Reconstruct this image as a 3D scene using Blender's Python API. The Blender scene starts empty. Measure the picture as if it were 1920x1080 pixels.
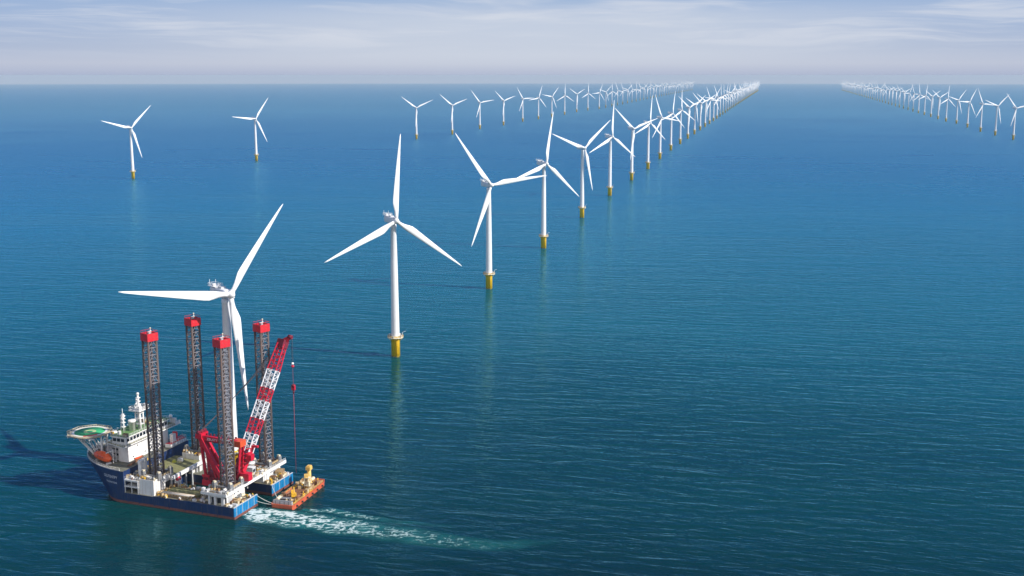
import bpy, bmesh, math, random
from mathutils import Vector, Matrix, noise

R = math.radians
rnd = random.Random(11)
scene = bpy.context.scene
COL = scene.collection

# ------------------------------------------------------------------ camera
CAM_H, PITCH, EARTH = 180.0, R(10.5134), 7.4e6
cam_d = bpy.data.cameras.new("camera")
cam_d.sensor_width = 36.0
cam_d.lens = 40.3125
cam_d.clip_start = 1.0
cam_d.clip_end = 200000.0
cam = bpy.data.objects.new("camera", cam_d)
cam.location = (0, 0, CAM_H)
cam.rotation_euler = (R(90) - PITCH, 0, 0)
COL.objects.link(cam)
scene.camera = cam

# ------------------------------------------------------------------ light
SUN_AZ, SUN_EL = R(-18), R(36)          # direction towards the sun, measured from +X
sun_d = bpy.data.lights.new("sun", 'SUN')
sun_d.energy = 5.0
sun_d.angle = R(0.53)
sun_d.color = (1.0, 0.955, 0.89)
sun = bpy.data.objects.new("sun", sun_d)
sv = Vector((math.cos(SUN_AZ)*math.cos(SUN_EL), math.sin(SUN_AZ)*math.cos(SUN_EL), math.sin(SUN_EL)))
sun.rotation_euler = sv.to_track_quat('Z', 'Y').to_euler()
sun.location = (300, 0, 300)
COL.objects.link(sun)

# ------------------------------------------------------------------ sky
world = bpy.data.worlds.new("World")
scene.world = world
world.use_nodes = True
NT = world.node_tree
for n in list(NT.nodes):
    NT.nodes.remove(n)


class G:
    """small node-graph helper"""
    def __init__(s, nt): s.nt = nt
    def n(s, t, **k):
        d = s.nt.nodes.new(t)
        for a, b in k.items():
            setattr(d, a, b)
        return d
    def l(s, a, b): s.nt.links.new(a, b)
    def math(s, op, a, b=None, c=None, clamp=False):
        d = s.n('ShaderNodeMath', operation=op, use_clamp=clamp)
        for i, x in enumerate((a, b, c)):
            if x is None: continue
            if isinstance(x, (int, float)): d.inputs[i].default_value = x
            else: s.l(x, d.inputs[i])
        return d.outputs[0]
    def comb(s, x, y, z):
        d = s.n('ShaderNodeCombineXYZ')
        for i, a in enumerate((x, y, z)):
            if isinstance(a, (int, float)): d.inputs[i].default_value = a
            else: s.l(a, d.inputs[i])
        return d.outputs[0]
    def noise(s, vec, scale, detail=4, rough=0.55, dist=0.0):
        d = s.n('ShaderNodeTexNoise')
        s.l(vec, d.inputs['Vector'])
        d.inputs['Scale'].default_value = scale
        d.inputs['Detail'].default_value = detail
        d.inputs['Roughness'].default_value = rough
        d.inputs['Distortion'].default_value = dist
        return d.outputs['Fac']
    def ramp(s, fac, stops):
        d = s.n('ShaderNodeValToRGB')
        el = d.color_ramp.elements
        while len(el) < len(stops): el.new(0.5)
        for e, (p, c) in zip(el, stops):
            e.position = p
            e.color = (c, c, c, 1) if isinstance(c, (int, float)) else (*c, 1)
        s.l(fac, d.inputs['Fac'])
        return d.outputs['Color']
    def mix(s, fac, a, b, blend='MIX'):
        d = s.n('ShaderNodeMix', data_type='RGBA', blend_type=blend)
        if isinstance(fac, (int, float)): d.inputs[0].default_value = fac
        else: s.l(fac, d.inputs[0])
        for i, x in ((6, a), (7, b)):
            if isinstance(x, tuple): d.inputs[i].default_value = (*x, 1)
            else: s.l(x, d.inputs[i])
        return d.outputs[2]
    def maprange(s, v, a, b, c, d_, smooth=False):
        d = s.n('ShaderNodeMapRange', interpolation_type='SMOOTHSTEP' if smooth else 'LINEAR')
        s.l(v, d.inputs[0])
        for i, x in zip((1, 2, 3, 4), (a, b, c, d_)): d.inputs[i].default_value = x
        return d.outputs[0]


g = G(NT)
tc = g.n('ShaderNodeTexCoord')
sep = g.n('ShaderNodeSeparateXYZ')
g.l(tc.outputs['Generated'], sep.inputs[0])
zc = g.math('MAXIMUM', sep.outputs[2], 0.012)
sky = g.n('ShaderNodeTexSky', sky_type='NISHITA')
sky.sun_disc = False
sky.sun_elevation = SUN_EL
sky.sun_rotation = R(90) - SUN_AZ      # 0 = +Y, clockwise
sky.altitude = 180
sky.air_density = 1.0
sky.dust_density = 0.5
sky.ozone_density = 2.2
g.l(g.comb(sep.outputs[0], sep.outputs[1], zc), sky.inputs['Vector'])
# high thin cirrus, drawn out into long streaks towards the horizon
az = g.math('ARCTAN2', sep.outputs[0], sep.outputs[1])
el = g.math('ARCSINE', sep.outputs[2])
warp = g.noise(g.comb(g.math('MULTIPLY', az, 5.0), g.math('MULTIPLY', el, 30.0), 3.1), 1.0, 3, 0.5)
el2 = g.math('ADD', el, g.math('MULTIPLY', g.math('SUBTRACT', warp, 0.5), 0.030))
tilt = g.math('ADD', el2, g.math('MULTIPLY', az, 0.012))
c1 = g.noise(g.comb(g.math('MULTIPLY', az, 5.5), g.math('MULTIPLY', tilt, 95.0), 0.4), 1.0, 6, 0.58, 0.35)
c2 = g.noise(g.comb(g.math('MULTIPLY', az, 14.0), g.math('MULTIPLY', tilt, 330.0), 7.7), 1.0, 5, 0.6, 0.3)
cl = g.math('ADD', g.math('MULTIPLY', c1, 0.78), g.math('MULTIPLY', c2, 0.22))
clm = g.maprange(cl, 0.44, 0.68, 0.0, 1.0, True)
clm = g.math('MULTIPLY', clm, g.maprange(el, 0.010, 0.036, 0.0, 0.66, True))
clm = g.math('MULTIPLY', clm, g.maprange(el, 0.07, 0.10, 1.0, 0.03, True))
tint = g.n('ShaderNodeValToRGB')
te = tint.color_ramp.elements
while len(te) < 5: te.new(0.5)
for e, (p, c) in zip(te, ((0.0, (0.52, 0.71, 0.87)), (0.10, (0.07, 0.42, 0.83)), (0.35, (0.035, 0.375, 0.88)), (0.62, (0.50, 0.76, 1.10)), (1.0, (0.95, 1.05, 1.25)))):
    e.position = p; e.color = (*c, 1)
g.l(el, tint.inputs['Fac'])
base = g.mix(1.0, sky.outputs['Color'], tint.outputs['Color'], 'MULTIPLY')
# pale mauve sea haze lying on the horizon, thinning into blue a few degrees up
low = g.n('ShaderNodeValToRGB')
le = low.color_ramp.elements
while len(le) < 6: le.new(0.5)
for e, (p, c) in zip(le, ((0.0, (.40, .455, .62)), (0.05, (.455, .505, .65)), (0.13, (.51, .555, .68)), (0.30, (.43, .505, .665)), (0.55, (.375, .48, .68)), (0.95, (.315, .455, .70)))):
    e.position = p; e.color = (*(x for x in c), 1)
g.l(g.maprange(el, 0.0, 0.075, 0.0, 1.0), low.inputs['Fac'])
lowc = g.mix(1.0, low.outputs['Color'], (8.7, 8.7, 8.7), 'MULTIPLY')
base = g.mix(g.maprange(el, 0.055, 0.09, 1.0, 0.0, True), base, lowc)
# a broad thin veil of high cloud in the middle of the view
veil = g.maprange(g.math('ABSOLUTE', g.math('ADD', az, -0.02)), 0.06, 0.46, 0.62, 0.0, True)
veil = g.math('MULTIPLY', veil, g.math('MULTIPLY', g.maprange(el, 0.002, 0.018, 0.25, 1.0, True), g.maprange(el, 0.044, 0.070, 1.0, 0.0, True)))
base = g.mix(veil, base, (5.75, 6.15, 6.85))
skyc = g.mix(clm, base, (6.0, 6.3, 7.0))
# bright cloud banks added behind the camera, unseen, to whiten camera-facing sides
bk = g.noise(tc.outputs['Generated'], 3.5, 5, 0.6, 0.4)
bk = g.math('MULTIPLY', g.maprange(bk, 0.40, 0.58, 0.15, 1.0, True), g.maprange(sep.outputs[1], -0.55, -0.10, 1.0, 0.0, True))
bk = g.math('MULTIPLY', bk, g.math('MULTIPLY', g.maprange(el, 0.03, 0.12, 0.0, 1.0, True), g.maprange(el, 0.75, 1.15, 1.0, 0.0, True)))
skyc = g.mix(bk, skyc, (11.5, 11.0, 10.3))
bg = g.n('ShaderNodeBackground')
bg.inputs['Strength'].default_value = 0.10
g.l(skyc, bg.inputs['Color'])
wo = g.n('ShaderNodeOutputWorld')
g.l(bg.outputs[0], wo.inputs['Surface'])

# ------------------------------------------------------------------ render settings
scene.view_settings.view_transform = 'Standard'
scene.view_settings.look = 'None'
scene.view_settings.exposure = 0.2
scene.view_settings.gamma = 1.0
scene.render.engine = 'CYCLES'
cy = scene.cycles
cy.use_denoising = True
try:
    cy.denoiser = 'OPENIMAGEDENOISE'
    cy.denoising_input_passes = 'RGB_ALBEDO_NORMAL'
    cy.denoising_prefilter = 'ACCURATE'
except Exception:
    pass
cy.max_bounces = 6
cy.diffuse_bounces = 2
cy.glossy_bounces = 3
cy.transparent_max_bounces = 8
cy.volume_bounces = 0
cy.use_adaptive_sampling = False
cy.caustics_reflective = False
cy.caustics_refractive = False
cy.sample_clamp_indirect = 6.0
scene.render.film_transparent = False


# ================================================================== materials
def paint(name, col, rough=0.45, vary=0.12, scale=0.6, dirt=None, dirt_amt=0.0, streak=False, metal=0.0, spec=0.5):
    m = bpy.data.materials.new(name)
    m.use_nodes = True
    h = G(m.node_tree)
    b = m.node_tree.nodes['Principled BSDF']
    t = h.n('ShaderNodeTexCoord')
    nz = h.noise(t.outputs['Object'], scale, 5, 0.6)
    dark = tuple(c*(1-vary) for c in col)
    light = tuple(min(1, c*(1+vary)) for c in col)
    c = h.mix(h.maprange(nz, 0.3, 0.7, 0, 1), dark, light)
    if dirt:
        mp = h.n('ShaderNodeMapping')
        mp.inputs['Scale'].default_value = (1.3, 1.3, 0.12) if streak else (1, 1, 1)
        h.l(t.outputs['Object'], mp.inputs[0])
        d = h.noise(mp.outputs[0], 1.1, 6, 0.65)
        c = h.mix(h.math('MULTIPLY', h.maprange(d, 0.48, 0.72, 0, 1), dirt_amt), c, dirt)
    h.l(c, b.inputs['Base Color'])
    b.inputs['Roughness'].default_value = rough
    b.inputs['Metallic'].default_value = metal
    b.inputs['Specular IOR Level'].default_value = spec
    return m


RUST = (0.16, 0.055, 0.022)
MT = {
    'turbine_white': paint('turbine_white', (0.80, 0.80, 0.81), 0.38, 0.03, 0.25, (0.55, 0.55, 0.53), 0.25, True),
    'blade_white': paint('blade_white', (0.82, 0.82, 0.82), 0.34, 0.02, 0.15),
    'foundation_yellow': paint('foundation_yellow', (1.0, 0.62, 0.005), 0.5, 0.05, 0.5, (0.80, 0.46, 0.03), 0.35, True),
    'growth': paint('growth', (0.10, 0.085, 0.03), 0.8, 0.35, 1.5),
    'nacelle_grey': paint('nacelle_grey', (0.30, 0.36, 0.46), 0.5, 0.05),
    'hull_blue_shaded': paint('hull_blue_shaded', (0.003, 0.026, 0.108), 0.42, 0.22, 0.35, (0.085, 0.075, 0.075), 0.6, True),  # darkened navy, near-side shade put into the colour
    'stern_blue_sunlit': paint('stern_blue_sunlit', (0.002, 0.19, 0.44), 0.45, 0.15, 0.5, (0.10, 0.22, 0.26), 0.6, True),  # brighter teal-shifted copy of the hull blue, sunlight put into the colour
    'boot_red': paint('boot_red', (0.20, 0.065, 0.05), 0.6, 0.25, 0.8, (0.10, 0.09, 0.08), 0.7, True),
    'white': paint('white', (0.80, 0.79, 0.77), 0.5, 0.06, 0.6, (0.46, 0.34, 0.23), 0.5, True),
    'cream': paint('cream', (0.72, 0.64, 0.46), 0.55, 0.12, 1.2, RUST, 0.3),
    'pale_grey': paint('pale_grey', (0.52, 0.53, 0.54), 0.55, 0.12, 1.0, RUST, 0.25),
    'steel': paint('steel', (0.20, 0.21, 0.22), 0.5, 0.25, 1.0, RUST, 0.4),
    'dark': paint('dark', (0.022, 0.024, 0.030), 0.5, 0.3, 1.0),
    'glass': paint('glass', (0.012, 0.02, 0.032), 0.12, 0.2, 0.8),
    'deck_olive': paint('deck_olive', (0.205, 0.205, 0.085), 0.8, 0.28, 0.45, (0.25, 0.19, 0.11), 0.6),
    'deck_grey': paint('deck_grey', (0.145, 0.15, 0.115), 0.8, 0.32, 0.6, (0.24, 0.17, 0.10), 0.7),
    'deck_green': paint('deck_green', (0.10, 0.23, 0.065), 0.8, 0.25, 0.8, (0.28, 0.26, 0.16), 0.5),
    'helideck_green': paint('helideck_green', (0.03, 0.34, 0.13), 0.7, 0.12, 0.6),
    'helideck_tan': paint('helideck_tan', (0.50, 0.42, 0.29), 0.75, 0.15, 0.8),
    'marking_white': paint('marking_white', (0.76, 0.75, 0.66), 0.6, 0.08),
    'marking_pale': paint('marking_pale', (0.45, 0.55, 0.25), 0.6, 0.15),
    'leg_chord': paint('leg_chord', (0.095, 0.072, 0.066), 0.6, 0.25, 0.4, RUST, 0.5, True),
    'leg_brace': paint('leg_brace', (0.22, 0.225, 0.26), 0.55, 0.25, 0.3, (0.14, 0.075, 0.05), 0.75),
    'cap_red': paint('cap_red', (0.62, 0.012, 0.025), 0.45, 0.12, 0.8, (0.42, 0.13, 0.10), 0.55),
    'crane_red': paint('crane_red', (0.56, 0.008, 0.035), 0.42, 0.15, 0.6, (0.30, 0.02, 0.04), 0.5),
    'crane_dark': paint('crane_dark', (0.17, 0.010, 0.026), 0.5, 0.25, 0.7),
    'crane_orange': paint('crane_orange', (0.70, 0.085, 0.025), 0.5, 0.12, 0.7),
    'boom_white': paint('boom_white', (0.76, 0.76, 0.78), 0.5, 0.06, 0.6),
    'lifeboat_orange': paint('lifeboat_orange', (0.86, 0.115, 0.02), 0.3, 0.08, 0.8),
    'yellow': paint('yellow', (0.80, 0.46, 0.03), 0.5, 0.15, 1.0, (0.30, 0.17, 0.06), 0.4),
    'lime': paint('lime', (0.62, 0.60, 0.06), 0.5, 0.1, 1.0),
    'tan': paint('tan', (0.44, 0.32, 0.17), 0.7, 0.22, 1.2, RUST, 0.4),
    'brown': paint('brown', (0.19, 0.09, 0.045), 0.7, 0.3, 1.0),
    'barge_red': paint('barge_red', (0.58, 0.105, 0.045), 0.5, 0.15, 0.5, (0.25, 0.08, 0.05), 0.5, True),
    'barge_deck': paint('barge_deck', (0.36, 0.17, 0.095), 0.8, 0.28, 0.5, (0.42, 0.30, 0.19), 0.7),
    'barge_yellow': paint('barge_yellow', (0.74, 0.47, 0.12), 0.55, 0.15, 0.8, (0.40, 0.22, 0.08), 0.4),
    'rope': paint('rope', (0.62, 0.60, 0.55), 0.8, 0.1),
    'cable': paint('cable', (0.09, 0.07, 0.075), 0.6, 0.2),
    'cable_red': paint('cable_red', (0.32, 0.03, 0.04), 0.6, 0.2),
    'lettering': paint('lettering', (0.92, 0.93, 0.95), 0.5, 0.05),
    'lettering_blue': paint('lettering_blue', (0.03, 0.05, 0.14), 0.5, 0.1),
}


# ================================================================== mesh builder
class MB:
    def __init__(s, flip=False):
        s.v, s.f, s.m, s.sm, s.flip = [], [], [], [], flip
        s.mats = []
    def _mi(s, mat):
        if mat not in s.mats: s.mats.append(mat)
        return s.mats.index(mat)
    def add(s, vs, fs, mat, smooth=False):
        o = len(s.v)
        s.v += [tuple(v) for v in vs]
        k = s._mi(mat)
        for f in fs:
            s.f.append([i+o for i in f]); s.m.append(k); s.sm.append(smooth)
        return s
    def box(s, a, b, mat):
        x0, y0, z0 = (min(p, q) for p, q in zip(a, b)); x1, y1, z1 = (max(p, q) for p, q in zip(a, b))
        vs = [(x0,y0,z0),(x1,y0,z0),(x1,y1,z0),(x0,y1,z0),(x0,y0,z1),(x1,y0,z1),(x1,y1,z1),(x0,y1,z1)]
        return s.add(vs, [(0,3,2,1),(4,5,6,7),(0,1,5,4),(1,2,6,5),(2,3,7,6),(3,0,4,7)], mat)
    def cbox(s, c, d, mat, rz=0.0):
        x, y, z = c; a, b, h = d[0]/2, d[1]/2, d[2]
        cs, sn = math.cos(rz), math.sin(rz)
        P = [(-a,-b),(a,-b),(a,b),(-a,b)]
        P = [(x+p*cs-q*sn, y+p*sn+q*cs) for p, q in P]
        vs = [(p, q, z) for p, q in P] + [(p, q, z+h) for p, q in P]
        return s.add(vs, [(0,3,2,1),(4,5,6,7),(0,1,5,4),(1,2,6,5),(2,3,7,6),(3,0,4,7)], mat)
    def tube(s, p, q, r, mat, n=6, r2=None, smooth=True, cap=True):
        p, q = Vector(p), Vector(q)
        d = q-p
        if d.length < 1e-6: return s
        d.normalize()
        a = d.orthogonal().normalized(); b = d.cross(a)
        r2 = r if r2 is None else r2
        vs = []
        for c, rr in ((p, r), (q, r2)):
            for i in range(n):
                t = 2*math.pi*(i+.5)/n
                vs.append(c + (a*math.cos(t)+b*math.sin(t))*rr)
        fs = [(i, (i+1) % n, n+(i+1) % n, n+i) for i in range(n)]
        s.add(vs, fs, mat, smooth and n > 4)
        if cap:
            o = len(s.v)-2*n; k = s._mi(mat)
            s.f.append([o+i for i in reversed(range(n))]); s.m.append(k); s.sm.append(False)
            s.f.append([o+n+i for i in range(n)]); s.m.append(k); s.sm.append(False)
        return s
    def bar(s, p, q, w, h, mat, up=(0, 0, 1)):
        p, q = Vector(p), Vector(q); d = (q-p).normalized(); u = Vector(up)
        a = d.cross(u)
        a = (a if a.length > 1e-4 else d.orthogonal()).normalized(); b = a.cross(d).normalized()
        vs = []
        for c in (p, q):
            for i, j in ((-1,-1),(1,-1),(1,1),(-1,1)):
                vs.append(c+a*i*w/2+b*j*h/2)
        return s.add(vs, [(0,3,2,1),(4,5,6,7),(0,1,5,4),(1,2,6,5),(2,3,7,6),(3,0,4,7)], mat)
    def lathe(s, prof, mat, n=16, at=(0, 0, 0), smooth=True, axis=None):
        ax = Vector(axis).normalized() if axis else Vector((0, 0, 1))
        a = ax.orthogonal().normalized() if axis else Vector((1, 0, 0)); b = ax.cross(a)
        c0 = Vector(at); vs, fs = [], []
        for r, z in prof:
            for i in range(n):
                t = 2*math.pi*i/n
                vs.append(c0+ax*z+(a*math.cos(t)+b*math.sin(t))*max(r, 1e-3))
        for k in range(len(prof)-1):
            for i in range(n):
                fs.append((k*n+i, k*n+(i+1) % n, (k+1)*n+(i+1) % n, (k+1)*n+i))
        fs.append(tuple(reversed(range(n)))); fs.append(tuple((len(prof)-1)*n+i for i in range(n)))
        return s.add(vs, fs, mat, smooth)
    def ball(s, c, r, mat, n=12, sz=1.0):
        k = max(5, n//2)
        prof = [(r*math.sin(math.pi*i/k), -r*sz*math.cos(math.pi*i/k)) for i in range(k+1)]
        return s.lathe(prof, mat, n, c)
    def prism(s, poly, z0, z1, mat, top=None):
        n = len(poly)
        vs = [(x, y, z0) for x, y in poly]+[(x, y, z1) for x, y in poly]
        s.add(vs, [(i, (i+1) % n, n+(i+1) % n, n+i) for i in range(n)]+[tuple(reversed(range(n)))], mat)
        o = len(s.v)-2*n
        s.f.append([o+n+i for i in range(n)]); s.m.append(s._mi(top or mat)); s.sm.append(False)
        return s
    def rail(s, pts, mat, h=1.1, post=1.8, r=0.055, rows=2):
        for p, q in zip(pts[:-1], pts[1:]):
            p, q = Vector(p), Vector(q); L = (q-p).length; k = max(1, int(L/post))
            for i in range(k+1):
                c = p.lerp(q, i/k); s.tube(c, c+Vector((0, 0, h)), r, mat, 4, cap=False)
            for j in range(1, rows+1):
                z = Vector((0, 0, h*j/rows)); s.tube(p+z, q+z, r, mat, 4, cap=False)
        return s
    def mesh(s, name):
        me = bpy.data.meshes.new(name)
        vs = [(x, -y, z) for x, y, z in s.v] if s.flip else s.v
        me.from_pydata(vs, [], s.f)
        for m in s.mats: me.materials.append(MT[m])
        me.polygons.foreach_set('material_index', s.m)
        me.polygons.foreach_set('use_smooth', s.sm)
        bm = bmesh.new(); bm.from_mesh(me)
        bmesh.ops.recalc_face_normals(bm, faces=bm.faces)
        bm.to_mesh(me); bm.free(); me.update()
        return me
    def build(s, name, parent=None, loc=None, label=None):
        o = bpy.data.objects.new(name, s.mesh(name))
        COL.objects.link(o)
        if parent: o.parent = parent
        if loc: o.location = loc
        if label: o['label'] = label
        return o


def tag(o, label=None, cat=None, group=None, kind=None):
    if label: o['label'] = label
    if cat: o['category'] = cat
    if group: o['group'] = group
    if kind: o['kind'] = kind
    return o


def empty(name, loc=(0, 0, 0), rz=0.0):
    o = bpy.data.objects.new(name, None)
    o.empty_display_size = 1.0
    o.location = loc; o.rotation_euler = (0, 0, rz)
    COL.objects.link(o)
    return o


def drop(x, y):
    return -(x*x+y*y)/(2*EARTH)


# ================================================================== sea
def water_material():
    m = bpy.data.materials.new("sea_water"); m.use_nodes = True
    h = G(m.node_tree); m.node_tree.nodes.remove(m.node_tree.nodes['Principled BSDF'])
    body = h.n('ShaderNodeBsdfDiffuse'); gloss = h.n('ShaderNodeBsdfGlossy'); fr = h.n('ShaderNodeFresnel'); mx = h.n('ShaderNodeMixShader')
    geo = h.n('ShaderNodeNewGeometry')
    sp = h.n('ShaderNodeSeparateXYZ'); h.l(geo.outputs['Position'], sp.inputs[0])
    def field(rot, sx, sy, scale, detail, rough, dist, off):
        ca, sa = math.cos(R(rot)), math.sin(R(rot))        # crests run along this heading
        along = h.math('ADD', h.math('MULTIPLY', sp.outputs[0], ca*sx), h.math('MULTIPLY', sp.outputs[1], sa*sx))
        across = h.math('ADD', h.math('MULTIPLY', sp.outputs[0], -sa*sy), h.math('MULTIPLY', sp.outputs[1], ca*sy))
        return h.noise(h.comb(h.math('ADD', along, off), h.math('ADD', across, off*1.7), 0), scale, detail, rough, dist)
    swell = field(-6, 0.011, 0.050, 1.0, 2, 0.5, 0.3, 3.0)
    w1 = field(-12, 0.055, 0.17, 1.0, 4, 0.55, 0.55, 11.0)
    w2 = field(-17, 0.14, 0.44, 1.0, 3, 0.55, 0.5, 23.0)
    w3 = field(-10, 0.55, 1.25, 1.0, 2, 0.5, 0.4, 41.0)
    gust = field(-3, 0.0016, 0.0052, 1.0, 4, 0.6, 0.8, 7.0)
    wide = field(-12, 0.0022, 0.0040, 1.0, 3, 0.55, 0.5, 70.0)
    gs = h.maprange(gust, 0.32, 0.68, 0.55, 1.25)
    fine = h.math('MULTIPLY', h.math('ADD', h.math('MULTIPLY', w2, 0.24), h.math('MULTIPLY', w3, 0.045)), gs)
    hgt = h.math('ADD', h.math('ADD', h.math('MULTIPLY', swell, 0.8), h.math('MULTIPLY', h.math('MULTIPLY', w1, 0.95), h.math('ADD', h.math('MULTIPLY', gs, 0.6), 0.4))), fine)
    bp = h.n('ShaderNodeBump')
    bp.inputs['Strength'].default_value = 1.0
    bp.inputs['Distance'].default_value = 1.0
    h.l(hgt, bp.inputs['Height'])
    for nd in (body, gloss, fr): h.l(bp.outputs[0], nd.inputs['Normal'])
    fr.inputs['IOR'].default_value = 1.33
    gloss.inputs['Color'].default_value = (0.36, 0.78, 0.97, 1)
    dist = h.n('ShaderNodeVectorMath', operation='LENGTH'); h.l(h.comb(sp.outputs[0], sp.outputs[1], 0), dist.inputs[0])
    h.l(h.math('MULTIPLY', fr.outputs[0], h.maprange(dist.outputs['Value'], 900, 7000, 0.95, 0.60)), mx.inputs[0]); h.l(body.outputs[0], mx.inputs[1]); h.l(gloss.outputs[0], mx.inputs[2])
    h.l(mx.outputs[0], m.node_tree.nodes['Material Output'].inputs['Surface'])
    # unresolved wavelets: the open sea beyond the ship's lee is rougher than the resolved waves alone
    far = h.ramp(h.maprange(dist.outputs['Value'], 400, 6000, 0, 1), [(0.0, 0.08), (0.12, 0.15), (0.4, 0.30), (1.0, 0.48)])
    h.l(h.math('ADD', far, h.maprange(gust, 0.3, 0.7, -0.06, 0.06)), gloss.inputs['Roughness'])
    # viewing-angle reflection painted in: body colour runs dark teal near to blue far
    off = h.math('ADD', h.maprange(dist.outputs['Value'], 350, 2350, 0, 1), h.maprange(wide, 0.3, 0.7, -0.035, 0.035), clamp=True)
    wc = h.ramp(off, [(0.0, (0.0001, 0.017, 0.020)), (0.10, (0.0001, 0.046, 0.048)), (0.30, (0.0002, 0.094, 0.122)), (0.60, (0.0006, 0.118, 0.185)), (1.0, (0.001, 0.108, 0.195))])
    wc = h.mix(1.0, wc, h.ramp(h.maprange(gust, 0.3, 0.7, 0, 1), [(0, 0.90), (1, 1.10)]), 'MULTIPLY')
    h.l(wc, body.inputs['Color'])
    return m


def build_sea():
    rad = [0, 60, 150, 240, 300, 350]
    r = 350.0
    while r < 58000:
        r *= 1.05; rad.append(r)
    n = 160
    vs = [(0, 0, 0)]; fs = []
    for k in rad[1:]:
        z = -(k*k)/(2*EARTH)
        vs += [(k*math.cos(2*math.pi*i/n), k*math.sin(2*math.pi*i/n), z) for i in range(n)]
    fs += [(0, 1+i, 1+(i+1) % n) for i in range(n)]
    for j in range(len(rad)-2):
        a, b = 1+j*n, 1+(j+1)*n
        fs += [(a+i, b+i, b+(i+1) % n, a+(i+1) % n) for i in range(n)]
    me = bpy.data.meshes.new("sea"); me.from_pydata(vs, [], fs)
    me.polygons.foreach_set('use_smooth', [True]*len(fs)); me.update()
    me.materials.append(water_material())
    o = bpy.data.objects.new("sea", me); COL.objects.link(o)
    o['kind'] = 'structure'


build_sea()


def build_haze():
    L, zb, zt = 60000.0, -245.0, 184.0
    v = [(-L,-L,zb),(L,-L,zb),(L,L,zb),(-L,L,zb),(-L,-L,zt),(L,-L,zt),(L,L,zt),(-L,L,zt)]
    f = [(0,3,2,1),(4,5,6,7),(0,1,5,4),(1,2,6,5),(2,3,7,6),(3,0,4,7)]
    me = bpy.data.meshes.new("haze"); me.from_pydata(v, [], f); me.update()
    m = bpy.data.materials.new("sea_haze"); m.use_nodes = True
    nt = m.node_tree
    for n in list(nt.nodes): nt.nodes.remove(n)
    pv = nt.nodes.new('ShaderNodeVolumePrincipled')
    pv.inputs['Color'].default_value = (0.70, 0.82, 0.91, 1)
    pv.inputs['Density'].default_value = 0.000033
    pv.inputs['Anisotropy'].default_value = 0.0
    out = nt.nodes.new('ShaderNodeOutputMaterial')
    nt.links.new(pv.outputs[0], out.inputs['Volume'])
    me.materials.append(m)
    o = bpy.data.objects.new("haze", me); COL.objects.link(o)
    o['kind'] = 'stuff'


build_haze()

# ================================================================== wind turbines
HUB_H, OVER, TILT = 89.0, 4.6, R(5)


def blade_mesh(nsec=22, npt=14, L=55.0):
    """aerofoil loft along +Z; rotor axis along -Y; trailing edge towards -X (counter-clockwise side)"""
    mb = MB()
    rows = []
    for k in range(nsec):
        t = k/(nsec-1); z = 1.0+(L-1.0)*t
        if t < .04: ch, th, rd = 2.3, 2.3, 1.0
        else:
            s = min(1, (t-.04)/.17); s = s*s*(3-2*s)
            pk = 2.3+(4.6-2.3)*s
            tp = max(0.0, (t-.21)/.79)
            ch = pk*(1-tp)**0.92+0.55*tp if t > .21 else pk
            rd = 1-s
            th = 2.3*rd+(1-rd)*ch*(0.30-0.13*tp)
        if t > .985: ch *= .45
        tw = R(14)*(1-t)**2*(1-rd)+R(2)
        row = []
        for i in range(npt):
            a = 2*math.pi*i/npt
            x, y = math.cos(a)*.5, math.sin(a)*.5
            xa = x*ch - (1-rd)*ch*0.20
            ya = y*th*(rd+(1-rd)*(0.35+0.65*min(1, (x+.5)*1.6)))
            xr = xa*math.cos(tw)-ya*math.sin(tw); yr = xa*math.sin(tw)+ya*math.cos(tw)
            row.append((xr, yr-1.2*t*t, z))
        rows.append(row)
    vs = [p for r_ in rows for p in r_]; n = npt
    fs = [(k*n+i, k*n+(i+1) % n, (k+1)*n+(i+1) % n, (k+1)*n+i) for k in range(nsec-1) for i in range(n)]
    fs += [tuple(reversed(range(n))), tuple((nsec-1)*n+i for i in range(n))]
    mb.add(vs, fs, 'blade_white', True)
    return mb


def tower_mb(n=24):
    return MB().lathe([(2.70, 13.3), (2.72, 13.5), (2.5, 35), (2.25, 60), (1.85, 84.5), (1.95, 84.7), (1.95, 86.6)], 'turbine_white', n)


def foundation_mb(n=24):
    m = MB().lathe([(2.85, 0.7), (2.85, 12.6), (3.0, 12.7), (3.0, 13.2)], 'foundation_yellow', n)
    m.lathe([(2.86, -4), (2.86, 0.7)], 'growth', n)
    return m


def platform_mb():
    m = MB().lathe([(3.02, 12.55), (5.2, 12.6), (5.2, 12.95), (3.02, 13.0)], 'cream', 20)
    pts = [(5.1*math.cos(2*math.pi*i/14), 5.1*math.sin(2*math.pi*i/14), 12.95) for i in range(15)]
    m.rail(pts, 'barge_yellow', 1.3, 3.0, 0.09)
    for i in range(7):
        a = 2*math.pi*(i+.3)/7
        m.tube((2.8*math.cos(a), 2.8*math.sin(a), 10.4), (4.9*math.cos(a), 4.9*math.sin(a), 12.6), .14, 'foundation_yellow', 5)
    for a, d in ((0.5, (1.6, 1.0, 1.5)), (2.2, (1.1, 1.0, 1.9)), (3.9, (1.4, .9, 1.2)), (5.3, (1.0, 1.2, 1.6))):
        m.cbox((4.1*math.cos(a), 4.1*math.sin(a), 12.95), d, 'pale_grey', a)
    m.tube((4.4, -1.5, 12.95), (4.4, -1.5, 15.8), .16, 'pale_grey', 6).tube((4.4, -1.5, 15.8), (6.2, -2.6, 16.6), .13, 'pale_grey', 6)
    return m


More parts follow.
